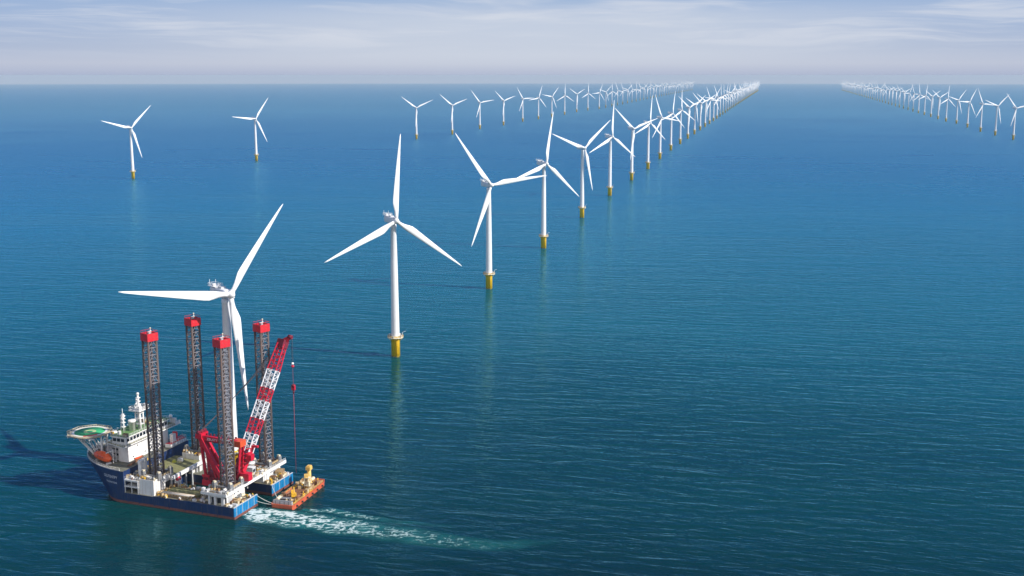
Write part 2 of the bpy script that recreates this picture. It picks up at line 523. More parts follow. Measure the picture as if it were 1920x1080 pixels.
def ladder_mb():
    m = MB()
    for s in (-.55, .55):
        m.tube((s, -3.5, -2), (s, -3.5, 12.5), .2, 'foundation_yellow', 6)
    for k in range(13):
        m.tube((-.55, -3.5, k*.95+.4), (.55, -3.5, k*.95+.4), .07, 'foundation_yellow', 4)
    for z in (2.2, 6.5, 11):
        m.tube((-.55, -3.5, z), (-.55, -2.6, z), .12, 'foundation_yellow', 5).tube((.55, -3.5, z), (.55, -2.6, z), .12, 'foundation_yellow', 5)
    return m


def nacelle_mb():
    m = MB()
    secs = [(-2.6, 1.75, 1.75), (-1.6, 2.05, 2.05), (1.5, 2.1, 2.15), (9.0, 2.1, 2.15), (10.4, 1.85, 1.9), (10.8, 1.4, 1.5)]
    vs = []; n = 16
    for y, w, hh in secs:
        for i in range(n):
            a = 2*math.pi*i/n; c, s_ = math.cos(a), math.sin(a)
            p = 0.42
            vs.append((w*math.copysign(abs(c)**p, c), y, HUB_H+0.1+hh*math.copysign(abs(s_)**p, s_)))
    fs = [(k*n+i, k*n+(i+1) % n, (k+1)*n+(i+1) % n, (k+1)*n+i) for k in range(len(secs)-1) for i in range(n)]
    fs += [tuple(reversed(range(n))), tuple((len(secs)-1)*n+i for i in range(n))]
    m.add(vs, fs, 'turbine_white', False)
    m.box((-1.2, 1.5, HUB_H+2.25), (1.2, 4.2, HUB_H+2.9), 'pale_grey')
    return m


def hoist_mb():
    m = MB().box((-2.2, 5.2, HUB_H+2.4), (2.2, 11.6, HUB_H+2.62), 'turbine_white')
    z = HUB_H+2.62
    m.rail([(-2.1, 5.3, z), (-2.1, 11.5, z), (2.1, 11.5, z), (2.1, 5.3, z), (-2.1, 5.3, z)], 'turbine_white', 1.3, 1.6, 0.07, 2)
    m.tube((-1.6, 10.8, z), (-1.6, 10.8, z+3.0), .09, 'turbine_white', 5).tube((1.6, 10.8, z), (1.6, 10.8, z+2.6), .09, 'turbine_white', 5)
    m.cbox((0.9, 6.6, z), (1.0, 1.0, .7), 'white')
    m.cbox((-0.9, 8.4, z), (1.2, 1.4, 1.2), 'white')
    return m


def hub_mb():
    m = MB().lathe([(0.15, -2.5), (0.85, -2.25), (1.5, -1.5), (1.8, -.5), (1.85, .6), (1.6, 1.5)], 'blade_white', 20, axis=(0, 1, 0))
    for k in range(3):
        a = 2*math.pi*k/3
        m.tube((1.1*math.sin(a), 0, 1.1*math.cos(a)), (2.0*math.sin(a), 0, 2.0*math.cos(a)), 1.25, 'blade_white', 14)
    return m


PART = {'tower': tower_mb().mesh('tower'), 'foundation': foundation_mb().mesh('foundation'),
        'service_platform': platform_mb().mesh('service_platform'), 'boat_ladder': ladder_mb().mesh('boat_ladder'),
        'nacelle': nacelle_mb().mesh('nacelle'), 'hoist_platform': hoist_mb().mesh('hoist_platform'),
        'hub': hub_mb().mesh('hub'), 'blade': blade_mesh().mesh('blade')}


def part(name, parent, mtx=None):
    o = bpy.data.objects.new(name, PART[name])
    COL.objects.link(o); o.parent = parent
    if mtx is not None: o.matrix_basis = mtx
    return o


def full_turbine(x, y, yaw, ph, label, group, k=1.0):
    phs = ph if isinstance(ph, tuple) else (ph, ph+120, ph+240)
    t = empty('wind_turbine', (x, y, drop(x, y)), R(yaw))
    t.scale = (k, k, k)
    tag(t, label, 'wind turbine', group)
    part('tower', t)
    f = part('foundation', t)
    part('service_platform', f); part('boat_ladder', f)
    nc = part('nacelle', t); part('hoist_platform', nc)
    base = Matrix.Translation((0, -OVER, HUB_H+0.1)) @ Matrix.Rotation(-TILT, 4, 'X')
    part('hub', t, base @ Matrix.Rotation(R(phs[0]), 4, 'Y'))
    for i, p in enumerate(phs):
        part('blade', t, base @ Matrix.Rotation(R(p), 4, 'Y') @ Matrix.Scale(0.92 if k < 1 and i == 0 else 1.0, 4))
    return t


def simple_mesh(ph):
    m = MB()
    m.lathe([(2.70, 13.2), (2.3, 55), (1.9, 87.5)], 'turbine_white', 10)
    m.lathe([(2.86, -6), (2.86, 12.6), (4.6, 12.65), (4.6, 13.3), (2.7, 13.3)], 'foundation_yellow', 10)
    m.box((-2, -2.6, HUB_H-2), (2, 10.4, HUB_H+2.2), 'turbine_white')
    base = Matrix.Translation((0, -OVER, HUB_H+0.1)) @ Matrix.Rotation(-TILT, 4, 'X')
    m.ball((0, -OVER, HUB_H), 2.0, 'blade_white', 8)
    bm_ = blade_mesh(8, 6)
    for k in range(3):
        mt = base @ Matrix.Rotation(R(ph+120*k), 4, 'Y')
        m.add([mt @ Vector(p) for p in bm_.v], bm_.f, 'blade_white', True)
    return m.mesh('wind_turbine')


FAR = [simple_mesh(p) for p in (0, 14, 31, 47, 66, 83, 101)]


def far_turbine(x, y, yaw, k, label, group):
    o = bpy.data.objects.new('wind_turbine', FAR[k % len(FAR)])
    COL.objects.link(o)
    o.location = (x, y, drop(x, y)); o.rotation_euler = (0, 0, R(yaw))
    tag(o, label, 'wind turbine', group)


ORD = ['first', 'second', 'third', 'fourth', 'fifth', 'sixth', 'seventh', 'eighth', 'ninth', 'tenth', 'eleventh', 'twelfth',
       'thirteenth', 'fourteenth', 'fifteenth', 'sixteenth', 'seventeenth', 'eighteenth', 'nineteenth', 'twentieth',
       'twenty-first', 'twenty-second', 'twenty-third', 'twenty-fourth', 'twenty-fifth', 'twenty-sixth', 'twenty-seventh', 'twenty-eighth']
MAIN = 'turbines of the long row leading from the ship to the horizon'
main = [
    (-126.9, 498.6, 45, (39, 177, 279), 'wind turbine standing behind the jack-up ship, one blade level, one hanging before its tower'),
    (-75.7, 726.4, 30, 6, 'large white wind turbine on yellow base, blades like an upright Y, first beyond the ship'),
    (-19.7, 967.8, 30, 84, 'white wind turbine with one blade pointing right to the next tower, two beyond the ship'),
    (33.4, 1202.8, 36, 12, 'wind turbine with near-upright blade, fourth from the ship, behind the one pointing right'),
    (89.9, 1467.1, 34, 51, 'white wind turbine with two blades spread up in a V and the third down along the tower, fifth from the ship in the long row'),
]
auto = [(148.4, 1739.9, 38, 6), (208.5, 2001.8, 32, 72), (265.2, 2245.5, 44, 9), (323.8, 2522.6, 38, 99),
        (387.4, 2814.3, 42, 12), (448.7, 3081.0, 36, 2)]
for i in range(1, 45):
    auto.append((448.7+60.0*i, 3081.0+261.7*i, 36+rnd.uniform(-5, 5), rnd.uniform(0, 120)))
main[4] = main[4][:4]+('turbine with two blades up like a V and one hanging, fifth in the ship row',)
for i, a in enumerate(main): full_turbine(*a, MAIN, 0.955 if i == 0 else 1.0)
for i, (x, y, yaw, ph) in enumerate(auto):
    n = i+6
    if n <= 18:
        full_turbine(x, y, yaw, ph, 'white wind turbine, %s from the ship in the long middle row' % ORD[n-1], MAIN)
    elif n <= 26:
        far_turbine(x, y, yaw, rnd.randrange(7), 'small hazy white turbine, %s from the ship in the long middle row' % ORD[n-1], MAIN)
    else:
        far_turbine(x, y, yaw, rnd.randrange(7), 'tiny hazy turbine in the merged far end of the long middle row', 'hazy far end of the middle row')

BACK = 'turbines of the short back row left of the middle row'
back = [(-274.2, 3316.4, 22, 66), (-185.6, 3590.5, 28, 69), (-109.8, 3953.3, 30, 81), (-31.4, 4254.1, 38, 72), (42.4, 4604.4, 36, 87),
        (110.5, 4850.0, 34, 20), (176.0, 5130.0, 30, 40), (246.0, 5420.0, 26, 2), (325.0, 5830.0, 30, 62), (398.0, 6090.0, 34, 4), (476.0, 6340.0, 34, 25)]
for i in range(1, 34):
    back.append((476.0+58.5*i, 6340.0+278*i, 34+rnd.uniform(-6, 6), rnd.uniform(0, 120)))
for i, (x, y, yaw, ph) in enumerate(back):
    n = i+1
    if n <= 11:
        full_turbine(x, y, yaw, ph, 'pale wind turbine, %s from the left in the back row under the horizon' % ORD[n-1], BACK)
    elif n <= 18:
        far_turbine(x, y, yaw, rnd.randrange(7), 'tiny pale turbine, %s from the left in the back row under the horizon' % ORD[n-1], BACK)
    else:
        far_turbine(x, y, yaw, rnd.randrange(7), 'faint tiny turbine in the merged hazy end of the back row', 'hazy far end of the back row')

RIGHT = 'turbines of the row entering from the right edge'
rpix = [(1428.2, 3290.9, 14, 81), (1475.2, 3528.6, 20, 50), (1525.8, 3766.5, 20, 96), (1605.9, 4080.8, 22, 33), (1689.8, 4402.2, 26, 45), (1727.2, 4609.6, 30, 8)]
x, y = 1727.2, 4609.6
right = list(rpix)
for i in range(1, 41):
    right.append((x+63.5*i, y+261.0*i, 28+rnd.uniform(-8, 8), rnd.uniform(0, 120)))
for i, (x, y, yaw, ph) in enumerate(right):
    n = i+1
    if n <= 10:
        full_turbine(x, y, yaw, ph, 'white wind turbine, %s in from the right edge of the right-hand row' % ORD[n-1], RIGHT)
    elif n <= 20:
        far_turbine(x, y, yaw, rnd.randrange(7), 'tiny pale turbine, %s in from the right edge of the right-hand row' % ORD[n-1], RIGHT)
    else:
        far_turbine(x, y, yaw, rnd.randrange(7), 'faint tiny turbine in the merged hazy end of the right-hand row', 'hazy far end of the right row')

full_turbine(-671.2, 2033.6, 40, 45, 'lone white wind turbine standing closest to the left edge of the picture', 'pair of turbines standing apart on the left')
full_turbine(-547.7, 2466.8, 38, 36, 'smaller lone wind turbine between the left-edge one and the back row', 'pair of turbines standing apart on the left')

# ================================================================== jack-up ship
# ship frame: u forward from the stern, v from the near (port) side across, z up
SHIP_A = R(159.6)
SHIP_O = Vector((-114.16, 446.64, 0.0))
ship = empty('jack_up_ship', SHIP_O, SHIP_A)
tag(ship, 'blue and white jack-up ship with four red-capped lattice legs and a green helideck', 'ship')
SU = Vector((math.cos(SHIP_A), math.sin(SHIP_A), 0)); SVv = Vector((math.sin(SHIP_A), -math.cos(SHIP_A), 0))


def W(u, v, z): return SHIP_O+SU*u+SVv*v+Vector((0, 0, z))


def S(): return MB(flip=True)


def outline(z, inset=0.0, n=22, u0=55.0):
    k = z/14.0
    ut = 75+14.5*k-inset; us = 57.0; p = 1.8-0.05*k
    pts = [(u0, inset)]
    ws = [1-(1-i/n)**2 for i in range(n+1)]
    half = []
    for i in range(n+1):
        a = (math.pi/2)*i/n
        w = math.cos(a)
        half.append((us+(ut-us)*max(0, 1-w**p)**(1/p), 23-(23-inset)*w))
    pts += half
    pts += [(u, 46-v) for u, v in reversed(half[:-1])]
    pts.append((u0, 46-inset))
    return pts


def loft(mb, levels, mat, cap_mat):
    rings = [[(u, v, z) for u, v in outline(z)] for z in levels]
    n = len(rings[0]); vs = [p for r_ in rings for p in r_]
    fs = [(k*n+i, k*n+(i+1) % n, (k+1)*n+(i+1) % n, (k+1)*n+i) for k in range(len(rings)-1) for i in range(n)]
    mb.add(vs, fs, mat)
    o = len(mb.v)-len(vs)
    mb.f.append([o+i for i in reversed(range(n))]); mb.m.append(mb._mi(mat)); mb.sm.append(False)
    mb.f.append([o+(len(rings)-1)*n+i for i in range(n)]); mb.m.append(mb._mi(cap_mat)); mb.sm.append(False)


DK = 4.7
h = S()
BT = 1.1
loft(h, [-2.0, BT], 'boot_red', 'boot_red')
loft(h, [BT, 5, 9.5, 14.0], 'hull_blue_shaded', 'deck_grey')
for v0, v1 in ((0, 16), (29.5, 46)):
    for z0, z1, mt in ((-2, BT, 'boot_red'), (BT, DK, 'hull_blue_shaded')):
        h.prism([(0.5, v0), (55, v0), (55, v1), (0.5, v1)], z0, z1, mt, 'deck_grey' if z1 > 2 else None)
h.box((46, 16, -2), (55, 29.5, DK), 'hull_blue_shaded')
for u in (8, 15.5, 24, 32, 39.5, 47, 53):          # rubbing strakes up the side
    h.box((u, -0.14, 0.6), (u+.28, 0.0, DK), 'hull_blue_shaded')
h.build('hull', ship)
# stern bulwarks, sunlit look painted in as a brighter, teal-shifted blue
for v0, v1, rib in ((0.0, 17.3, 0), (28.6, 46.0, 1)):
    b = S()
    n = 12
    b.box((0.0, v0, BT), (0.5, v1, DK+.25), 'stern_blue_sunlit')
    b.box((-0.02, v0-.02, -1.5), (0.5, v1+.02, BT), 'boot_red')
    b.box((-0.06, v0-.06, DK+.25), (0.56, v1+.06, DK+.42), 'pale_grey')
    k = 0
    vv = v0+1.4
    while vv < v1-.5:
        b.box((-0.13, vv, BT+.1), (0.0, vv+.18, DK+.25), 'stern_blue_sunlit' if k % 3 else 'pale_grey'); vv += 1.45; k += 1
    b.build('stern_bulwark', ship)
b = S()
b.box((0.5, -.03, DK), (40.0, .12, DK+.30), 'hull_blue_shaded').box((0.5, 45.9, DK), (40.0, 46.03, DK+.30), 'hull_blue_shaded')
b.build('bulwark', ship)
# foredeck rail and rubbing strip
fr = S()
ol = outline(14.0, 0.25)[1:-1]
fr.rail([(u, v, 14.0) for u, v in ol], 'white', 1.2, 1.6, .06)
for p, q in zip(ol[:-1], ol[1:]):
    fr.bar((*p, 14.12), (*q, 14.12), .35, .3, 'pale_grey')
fr.build('foredeck_rail', ship)


def text_mesh(txt, size):
    c = bpy.data.curves.new('lettering', 'FONT'); c.body = txt; c.size = size; c.resolution_u = 3
    o = bpy.data.objects.new('lettering', c); COL.objects.link(o)
    dg = bpy.context.evaluated_depsgraph_get(); dg.update()
    me = bpy.data.meshes.new_from_object(o.evaluated_get(dg))
    vs = [tuple(v.co) for v in me.vertices]; fs = [list(p.vertices) for p in me.polygons]
    bpy.data.objects.remove(o); bpy.data.meshes.remove(me); bpy.data.curves.remove(c)
    return vs, fs


def side_v(u, z):
    k = z/14.0; ut = 75+14.5*k; p = 1.8-0.05*k
    if u <= 57: return 0.0
    w = max(0, 1-((u-57)/(ut-57))**p)**(1/p)
    return 23-23*w


for txt, sz, z0, u0 in (('GEUTENTPY', 1.75, 10.2, 66.6), ('ALICANCOON', 1.15, 8.0, 65.2)):
    vs, fs = text_mesh(txt, sz)
    mb = S()
    mb.add([(u0-x*.86, side_v(u0-x*.86, z0+y)-.06, z0+y) for x, y, z in vs], fs, 'lettering')
    mb.build('ship_name', ship)

# ---- legs
LEGS = [(44, 8.5), (45, 40), (9, 9.5), (9.5, 40)]


def leg_mesh():
    m = MB(); a = 1.98; C4 = [(-a, -a), (a, -a), (a, a), (-a, a)]
    z0, z1 = -3.0, 70.6
    for x, y in C4:
        m.tube((x, y, z0), (x, y, z1), .36, 'leg_chord', 8)
        s = .38 if x > 0 else -.38
        m.box((x-.1, y-.50, z0), (x+.1, y+.50, z1), 'leg_chord')
    nb = 24; dz = (z1-z0)/nb
    for k in range(nb):
        za, zb = z0+k*dz, z0+(k+1)*dz; zm = (za+zb)/2
        for i in range(4):
            p, q = C4[i], C4[(i+1) % 4]; mid = ((p[0]+q[0])/2, (p[1]+q[1])/2)
            m.tube((*p, zb), (*q, zb), .17, 'leg_brace', 5, cap=False)
            m.tube((*p, za), (*mid, zb), .15, 'leg_brace', 5, cap=False)
            m.tube((*q, za), (*mid, zb), .15, 'leg_brace', 5, cap=False)
            m.tube(((p[0]*3+q[0])/4, (p[1]*3+q[1])/4, zm), ((p[0]+3*q[0])/4, (p[1]+3*q[1])/4, zm), .10, 'leg_brace', 4, cap=False)
        m.tube((-a, 0, zb), (0, a, zb), .1, 'leg_brace', 4, cap=False).tube((a, 0, zb), (0, -a, zb), .1, 'leg_brace', 4, cap=False)
    return m.mesh('lattice_leg')


def cap_mesh():
    m = MB()
    m.box((-3.0, -3.0, 70.4), (3.0, 3.0, 73.2), 'cap_red')
    for s in (-1, 1):
        m.box((s*2.75-.25, -3.0, 73.2), (s*2.75+.25, 3.0, 73.75), 'cap_red')
        m.box((-2.5, s*2.75-.25, 73.2), (2.5, s*2.75+.25, 73.75), 'cap_red')
    m.box((-2.4, -2.4, 73.2), (2.4, 2.4, 73.24), 'crane_dark')
    m.cbox((-1.2, .8, 73.24), (1.4, 1.1, .9), 'pale_grey').cbox((1.2, -1.0, 73.24), (1.2, 1.3, .8), 'white').cbox((1.3, 1.3, 73.24), (.9, .9, .6), 'cap_red')
    m.rail([(-2.8, -2.8, 73.75), (2.8, -2.8, 73.75), (2.8, 2.8, 73.75), (-2.8, 2.8, 73.75), (-2.8, -2.8, 73.75)], 'cap_red', .9, 1.9, .06, 1)
    m.tube((-.6, -.4, 73.24), (-.6, -.4, 75.6), .11, 'white', 6).ball((-.6, -.4, 75.7), .38, 'cream', 8).cbox((-.6, -.4, 74.4), (.7, .7, .3), 'white')
    for i_, v_ in enumerate(m.v): m.v[i_] = (v_[0]*.86, v_[1]*.86, v_[2])
    return m.mesh('leg_cap')


LM, CMESH = leg_mesh(), cap_mesh()
for u, v in LEGS:
    o = bpy.data.objects.new('lattice_leg', LM); COL.objects.link(o); o.parent = ship
    o.location = (u, -v, 0); o.rotation_euler = (0, 0, R(-18))
    c = bpy.data.objects.new('leg_cap', CMESH); COL.objects.link(c); c.parent = o
# jacking frames round the legs
for (u, v), zt in zip(LEGS, (10.9, 12.0, 10.0, 10.0)):
    j = S()
    for s in (-1, 1):
        for t in (-1, 1):
            j.cbox((u+s*3.9, v+t*3.9, zt), (1.7, 1.7, 2.8), 'steel', .3)
            j.cbox((u+s*3.9, v+t*3.9, zt+2.8), (1.1, 1.1, .6), 'cream', .3)
        j.box((u+s*3.9-.3, v-3.1, zt+.9), (u+s*3.9+.3, v+3.1, zt+1.5), 'tan')
        j.box((u-3.1, v+s*3.9-.3, zt+.9), (u+3.1, v+s*3.9+.3, zt+1.5), 'steel')
    j.build('jacking_frame', ship)

# ---- side gallery and forward jack house (port)
gly = S()
gly.box((47.8, 5, DK), (55, 5.4, 10.4), 'dark')
for z in (DK+.02, 7.4, 10.2): gly.box((47.8, .5, z), (55, 5, z+.28), 'white' if z > DK+1 else 'deck_grey')
for u in (47.95, 51.2, 54.6): gly.box((u, .4, DK), (u+.3, .75, 10.4), 'white')
gly.box((47.8, .34, 9.85), (55, .5, 10.5), 'white').box((47.8, .34, 7.2), (55, .5, 7.7), 'white')
gly.rail([(48, .5, 10.5), (55, .5, 10.5)], 'white', 1.1, 1.4, .06)
gly.build('side_gallery', ship)


def jack_house(u0, u1, v0, v1, z1, name):
    m = S()
    m.prism([(u0, v0), (u1, v0), (u1, v1), (u0, v1)], DK, z1, 'white', 'deck_grey')
    for e in ((u0, v0, u1, v0+.22), (u0, v1-.22, u1, v1), (u0, v0+.22, u0+.22, v1-.22)):
        m.box((e[0], e[1], z1), (e[2], e[3], z1+.55), 'white')
    k = v0+1.6
    while k < v1-1.4:
        m.box((u0-.12, k, DK+.3), (u0, k+.14, z1+.2), 'pale_grey'); k += 1.5
    o = m.build(name, ship)
    return o


jh = jack_house(40.2, 47.8, .8, 13.5, 10.9, 'forward_jack_house')
m = S().box((40.04, 8.6, DK+.05), (40.19, 12.0, 8.3), 'dark').box((40.02, 5.2, 8.9), (40.17, 8.2, 10.4), 'pale_grey')
m.build('door', jh)
m = S().tube((40.4, 13.2, 10.9), (40.4, 13.2, 13.4), .45, 'white', 8).ball((40.4, 13.2, 13.5), .55, 'white', 8)
m.build('mooring_post', ship)
jack_house(40.5, 49.5, 33.5, 45.4, 12.0, 'forward_jack_house')

# ---- mid deck between the hulls
md = S()
md.prism([(38.3, 13.6), (60, 13.6), (60, 36), (49.6, 36), (49.6, 33.4), (38.8, 33.4)], 9.3, 10.0, 'pale_grey', 'deck_olive')
md.build('mid_deck', ship)
bm_ = S()
bm_.bar((37.9, 9.9, 9.8), (38.4, 37.0, 9.8), .9, 1.5, 'white')
bm_.build('deck_edge_beam', ship)
po = S()
for v in (16, 20, 24, 28.5, 32): po.box((41, v, DK if v > 29 else -2), (41.7, v+.7, 9.3), 'pale_grey')
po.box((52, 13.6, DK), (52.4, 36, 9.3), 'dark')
po.box((42, 30.2, DK), (46, 33.2, 9.3), 'white')
po.build('deck_support', ship)

# ---- stern platform with houses below
spf = S()
spf.prism([(4.6, .9), (16.5, .9), (16.5, 45.6), (4.6, 45.6)], 9.0, 9.55, 'pale_grey', 'deck_grey')
spf.build('stern_platform', ship)
fb = S()
fb.box((4.1, .6, 8.75), (4.6, 47.4, 10.1), 'white').box((4.6, .6, 8.9), (16.5, .9, 10.0), 'white')
fb.rail([(4.3, .8, 10.1), (4.3, 47.2, 10.1)], 'white', 1.0, 2.0, .05)
fb.rail([(4.3, .75, 10.1), (16, .75, 10.1)], 'white', 1.0, 1.6, .06)
fb.build('platform_fascia', ship)


def aft_house(v0, v1, u0, u1, name, open_front):
    m = S()
    if open_front:
        m.box((u0, v0+2.5, DK), (u1, v1, 9.0), 'white')
        m.box((u0+.4, v0+2.3, DK), (u1-.4, v0+2.5, 9.0), 'dark')
        for u in (u0+.1, u0+3.6, u1-1.1): m.box((u, v0, DK), (u+.95, v0+.9, 9.0), 'white')
        m.box((u0+.1, v0+.05, 8.1), (u1-.15, v0+.95, 8.95), 'white')
        m.box((u0-.15, v0, DK), (u0+.1, v0+1, 9.0), 'pale_grey')
    else:
        m.box((u0, v0, DK), (u1, v1, 9.0), 'white')
    o = m.build(name, ship)
    return o


ah = aft_house(1.2, 17.0, 6.0, 13.5, 'stern_house', True)
m = S()
m.box((5.86, 4.6, DK+.1), (6.0, 7.4, 8.2), 'pale_grey')
m.build('door', ah)
for v in (9.2, 11.8): S().box((5.87, v, 7.0), (6.0, v+.5, 8.5), 'dark').build('window', ah)
S().box((5.85, 8.2, DK), (6.0, 8.35, 8.8), 'tan').build('drain_pipe', ah)
fh = aft_house(31.0, 45.0, 5.8, 15.0, 'stern_house', False)
for v in (31.8, 33.4): S().box((5.7, v, DK+.4), (5.8, v+.7, 8.7), 'pale_grey').build('door', fh)
vs, fs = text_mesh('WEBZY', 1.9)
mb = S().add([(5.72, 36.6+x*.95, 6.9+y) for x, y, z in vs], fs, 'lettering_blue')
mb.build('house_lettering', fh)
m = S().box((13, 17, 4.7), (13.4, 31, 9.0), 'hull_blue_shaded').box((12.6, 19, 5.0), (13, 22.5, 8.5), 'cream').box((12.5, 24, 5), (13, 28, 8), 'steel')
for v in (23, 28.6): m.box((12.4, v, 2), (13, v+.4, 9), 'white')
m.box((12.5, 16, 3.6), (15.5, 29.5, 4.6), 'steel')
m.build('cross_bulkhead', ship)
# long white pipe wall on the platform
m = S().bar((9.0, 15.5, 10.1), (10.4, 31.0, 10.1), 1.0, 1.1, 'white')
m.build('platform_pipe', ship)

# ---- accommodation block
acc = S()
acc.prism([(60.5, 10.5), (65.5, 10.5), (65.5, 38.5), (60.5, 38.5)], 10.0, 21.8, 'white', 'deck_olive')
acc.build('accommodation_block', ship)
aco = bpy.data.objects['accommodation_block']
r2 = random.Random(5)
for k in range(9):
    m = S(); v = r2.uniform(12.5, 37); z = r2.choice((12.8, 15.4, 17.6, 19.6))
    m.box((60.38, v, z), (60.5, v+r2.choice((.45, .6, 1.0)), z+.5), 'glass'); m.build('window', aco)
fwd_ = S()
fp = [(65.5, 11.5), (70, 11.5), (74.0, 16), (75.0, 23), (74.0, 30), (70, 34.5), (65.5, 34.5)]
fwd_.prism(fp, 14.0, 20.4, 'white', 'deck_grey')
fq = [(65.5, 12.2), (69.5, 12.2), (73, 16.2), (73.8, 23), (73, 29.8), (69.5, 33.8), (65.5, 33.8)]
fwd_.prism(fq, 20.4, 22.6, 'white', 'deck_grey')
fwd_.rail([(u, v, 20.4) for u, v in fp], 'white', 1.1, 1.6, .05)
fo = fwd_.build('forward_house', ship)


def band(poly, z0, z1, name, parent, mat='glass', off=.06, gap=.35, step=1.9):
    """a row of separate panes just proud of each wall of the poly"""
    for p, q in zip(poly[:-1], poly[1:]):
        p, q = Vector((*p, 0)), Vector((*q, 0)); d = (q-p); L = d.length; d.normalize()
        nrm = Vector((d.y, -d.x, 0))
        k = max(1, int(L/step))
        for i in range(k):
            a = p+d*(L*i/k+gap/2); b = p+d*(L*(i+1)/k-gap/2)
            m = S()
            P = [a, b, b+nrm*off, a+nrm*off]
            m.prism([(x.x, x.y) for x in P], z0, z1, mat)
            m.build(name, parent)


band(list(reversed(fp[::1])), 16.0, 17.1, 'window', fo, off=-.06, step=2.6)
band(list(reversed(fp[::1])), 18.4, 19.4, 'window', fo, off=-.06, step=2.6)
# steps and railings stacked beside the lavender port wall
st = S()
for z in (16.2, 18.6, 20.8):
    st.box((65.8, 9.2, z), (71, 11.0, z+.18), 'pale_grey'); st.rail([(65.8, 9.25, z+.18), (71, 9.25, z+.18)], 'white', 1.0, 1.3, .05)
for u in (65.8, 69.9): st.box((u, 9.2, 14), (u+.2, 9.45, 21.6), 'white')
for k in range(3): st.bar((66+k*.6, 9.6, 14+k*2.3), (69.5, 9.6, 16.2+k*2.3), .9, .15, 'pale_grey')
st.build('outside_stair', ship)
# bridge
bd = S()
bd.prism([(59.0, 6.0), (70.5, 9.5), (71.5, 16), (71.5, 34), (70, 42), (58.6, 45.5)], 21.8, 22.3, 'white', 'deck_olive')
bd.build('bridge_deck', ship)
bp_ = [(60.4, 9.5), (67.5, 9.5), (69.5, 14), (69.5, 32), (67.5, 38.5), (60.4, 38.5)]
br = S().prism(bp_, 22.3, 25.4, 'white')
bro = br.build('bridge', ship)
roof = [(59.6, 9.0), (68.2, 9.0), (70.3, 14), (70.3, 32.5), (68.2, 39.4), (59.6, 39.4)]
rf = S().prism(roof, 25.4, 25.85, 'white', 'deck_green')
rf.rail([(u, v, 25.85) for u, v in roof+roof[:1]], 'white', 1.0, 1.7, .05)
rf.build('roof', bro)
band([(60.4, 10.0), (60.4, 38.2)], 23.3, 24.75, 'window', bro, off=-.08, gap=.5, step=2.15)
band([(61, 9.5), (67.3, 9.5)], 23.4, 24.8, 'window', bro, off=.07, gap=.4, step=1.7)
band([(67.5, 9.5), (69.5, 14)], 23.4, 24.8, 'window', bro, off=.07, gap=.4, step=1.7)
band([(69.5, 14), (69.5, 32)], 23.4, 24.8, 'window', bro, off=.07, gap=.4, step=1.7)
wg = S()
wg.rail([(59.1, 6.3, 22.3), (58.8, 45.2, 22.3), (69.8, 41.8, 22.3)], 'white', 1.1, 1.5, .06, 3)
wg.rail([(59.1, 6.3, 22.3), (70.2, 9.8, 22.3)], 'white', 1.1, 1.5, .06, 3)
wg.box((58.7, 42, 22.3), (59.0, 45.4, 23.4), 'white').box((60, 43.6, 22.3), (63, 44.6, 24.6), 'white')
wg.ball((62, 43, 25.6), .9, 'white', 10)
wg.build('bridge_wing_rail', ship)
for c, r_ in (((69.2, 13.6, 24.6), 1.8), ((64.5, 36.2, 27.0), .9), ((66.5, 31.8, 27.0), .8)):
    d = S().tube((c[0], c[1], c[2]-2.4), (c[0], c[1], c[2]-1), .5, 'white', 8).ball(c, r_, 'white', 16, 1.1)
    d.build('satellite_dome', ship)
# masts on the bridge roof
mm = S()
for du, dv in ((-1.3, -1.3), (1.3, -1.3), (1.3, 1.3), (-1.3, 1.3)):
    mm.tube((62.5+du, 22+dv, 25.85), (62.5+du*.8, 22+dv*.8, 34.5), .34, 'white', 8)
for z in (28, 30.5, 33):
    mm.box((61, 20.5, z), (64, 23.5, z+.25), 'white')
mm.box((62.0, 21.4, 25.85), (63.2, 22.6, 34.5), 'pale_grey')
mm.box((59.6, 18.6, 34.5), (65.4, 25.4, 34.9), 'white').rail([(59.7, 18.7, 34.9), (65.3, 18.7, 34.9), (65.3, 25.3, 34.9), (59.7, 25.3, 34.9), (59.7, 18.7, 34.9)], 'white', 1.3, 1.1, .1)
mm.cbox((61, 20.2, 34.9), (1.6, 1.6, 1.9), 'white').cbox((64, 24, 34.9), (1.4, 1.2, 1.6), 'white').cbox((60.7, 23.8, 34.9), (1.1, 1.1, 2.2), 'pale_grey')
mm.tube((62.6, 21.8, 34.9), (62.6, 21.8, 41.5), .7, 'white', 8, .4)
for z, L in ((36.4, 3.6), (38.0, 2.8), (39.6, 2.0)):
    mm.bar((62.6-L*.3, 21.8-L, z), (62.6+L*.3, 21.8+L*.6, z), .4, .4, 'white')
    mm.cbox((62.6, 21.8, z+.2), (1.5, 1.5, .35), 'white')
mm.ball((62.6, 21.8, 41.8), .7, 'white', 8)
mm.build('main_mast', ship)
sm = S()
for du, dv in ((-.6, -.6), (.6, -.6), (0, .7)): sm.tube((66.2+du*1.3, 15.5+dv*1.3, 25.85), (66.2+du*.6, 15.5+dv*.6, 33.0), .17, 'white', 6)
for z in (28, 30, 31.6, 33.0): sm.cbox((66.2, 15.5, z), (1.7, 1.7, .25), 'white', .3)
sm.tube((66.2, 15.5, 33.0), (66.2, 15.5, 36.4), .12, 'white', 5).bar((66.2, 14.3, 32.4), (66.2, 16.7, 32.4), .3, .3, 'white').cbox((66.2, 15.5, 33.2), (1, 1, .8), 'white')
sm.build('radar_mast', ship)
fu = S().lathe([(1.35, 25.85), (1.35, 29.6), (1.7, 29.7), (1.7, 30.6), (1.2, 30.7)], 'white', 14, (64.0, 18.6, 0))
fu.build('exhaust_stack', ship)
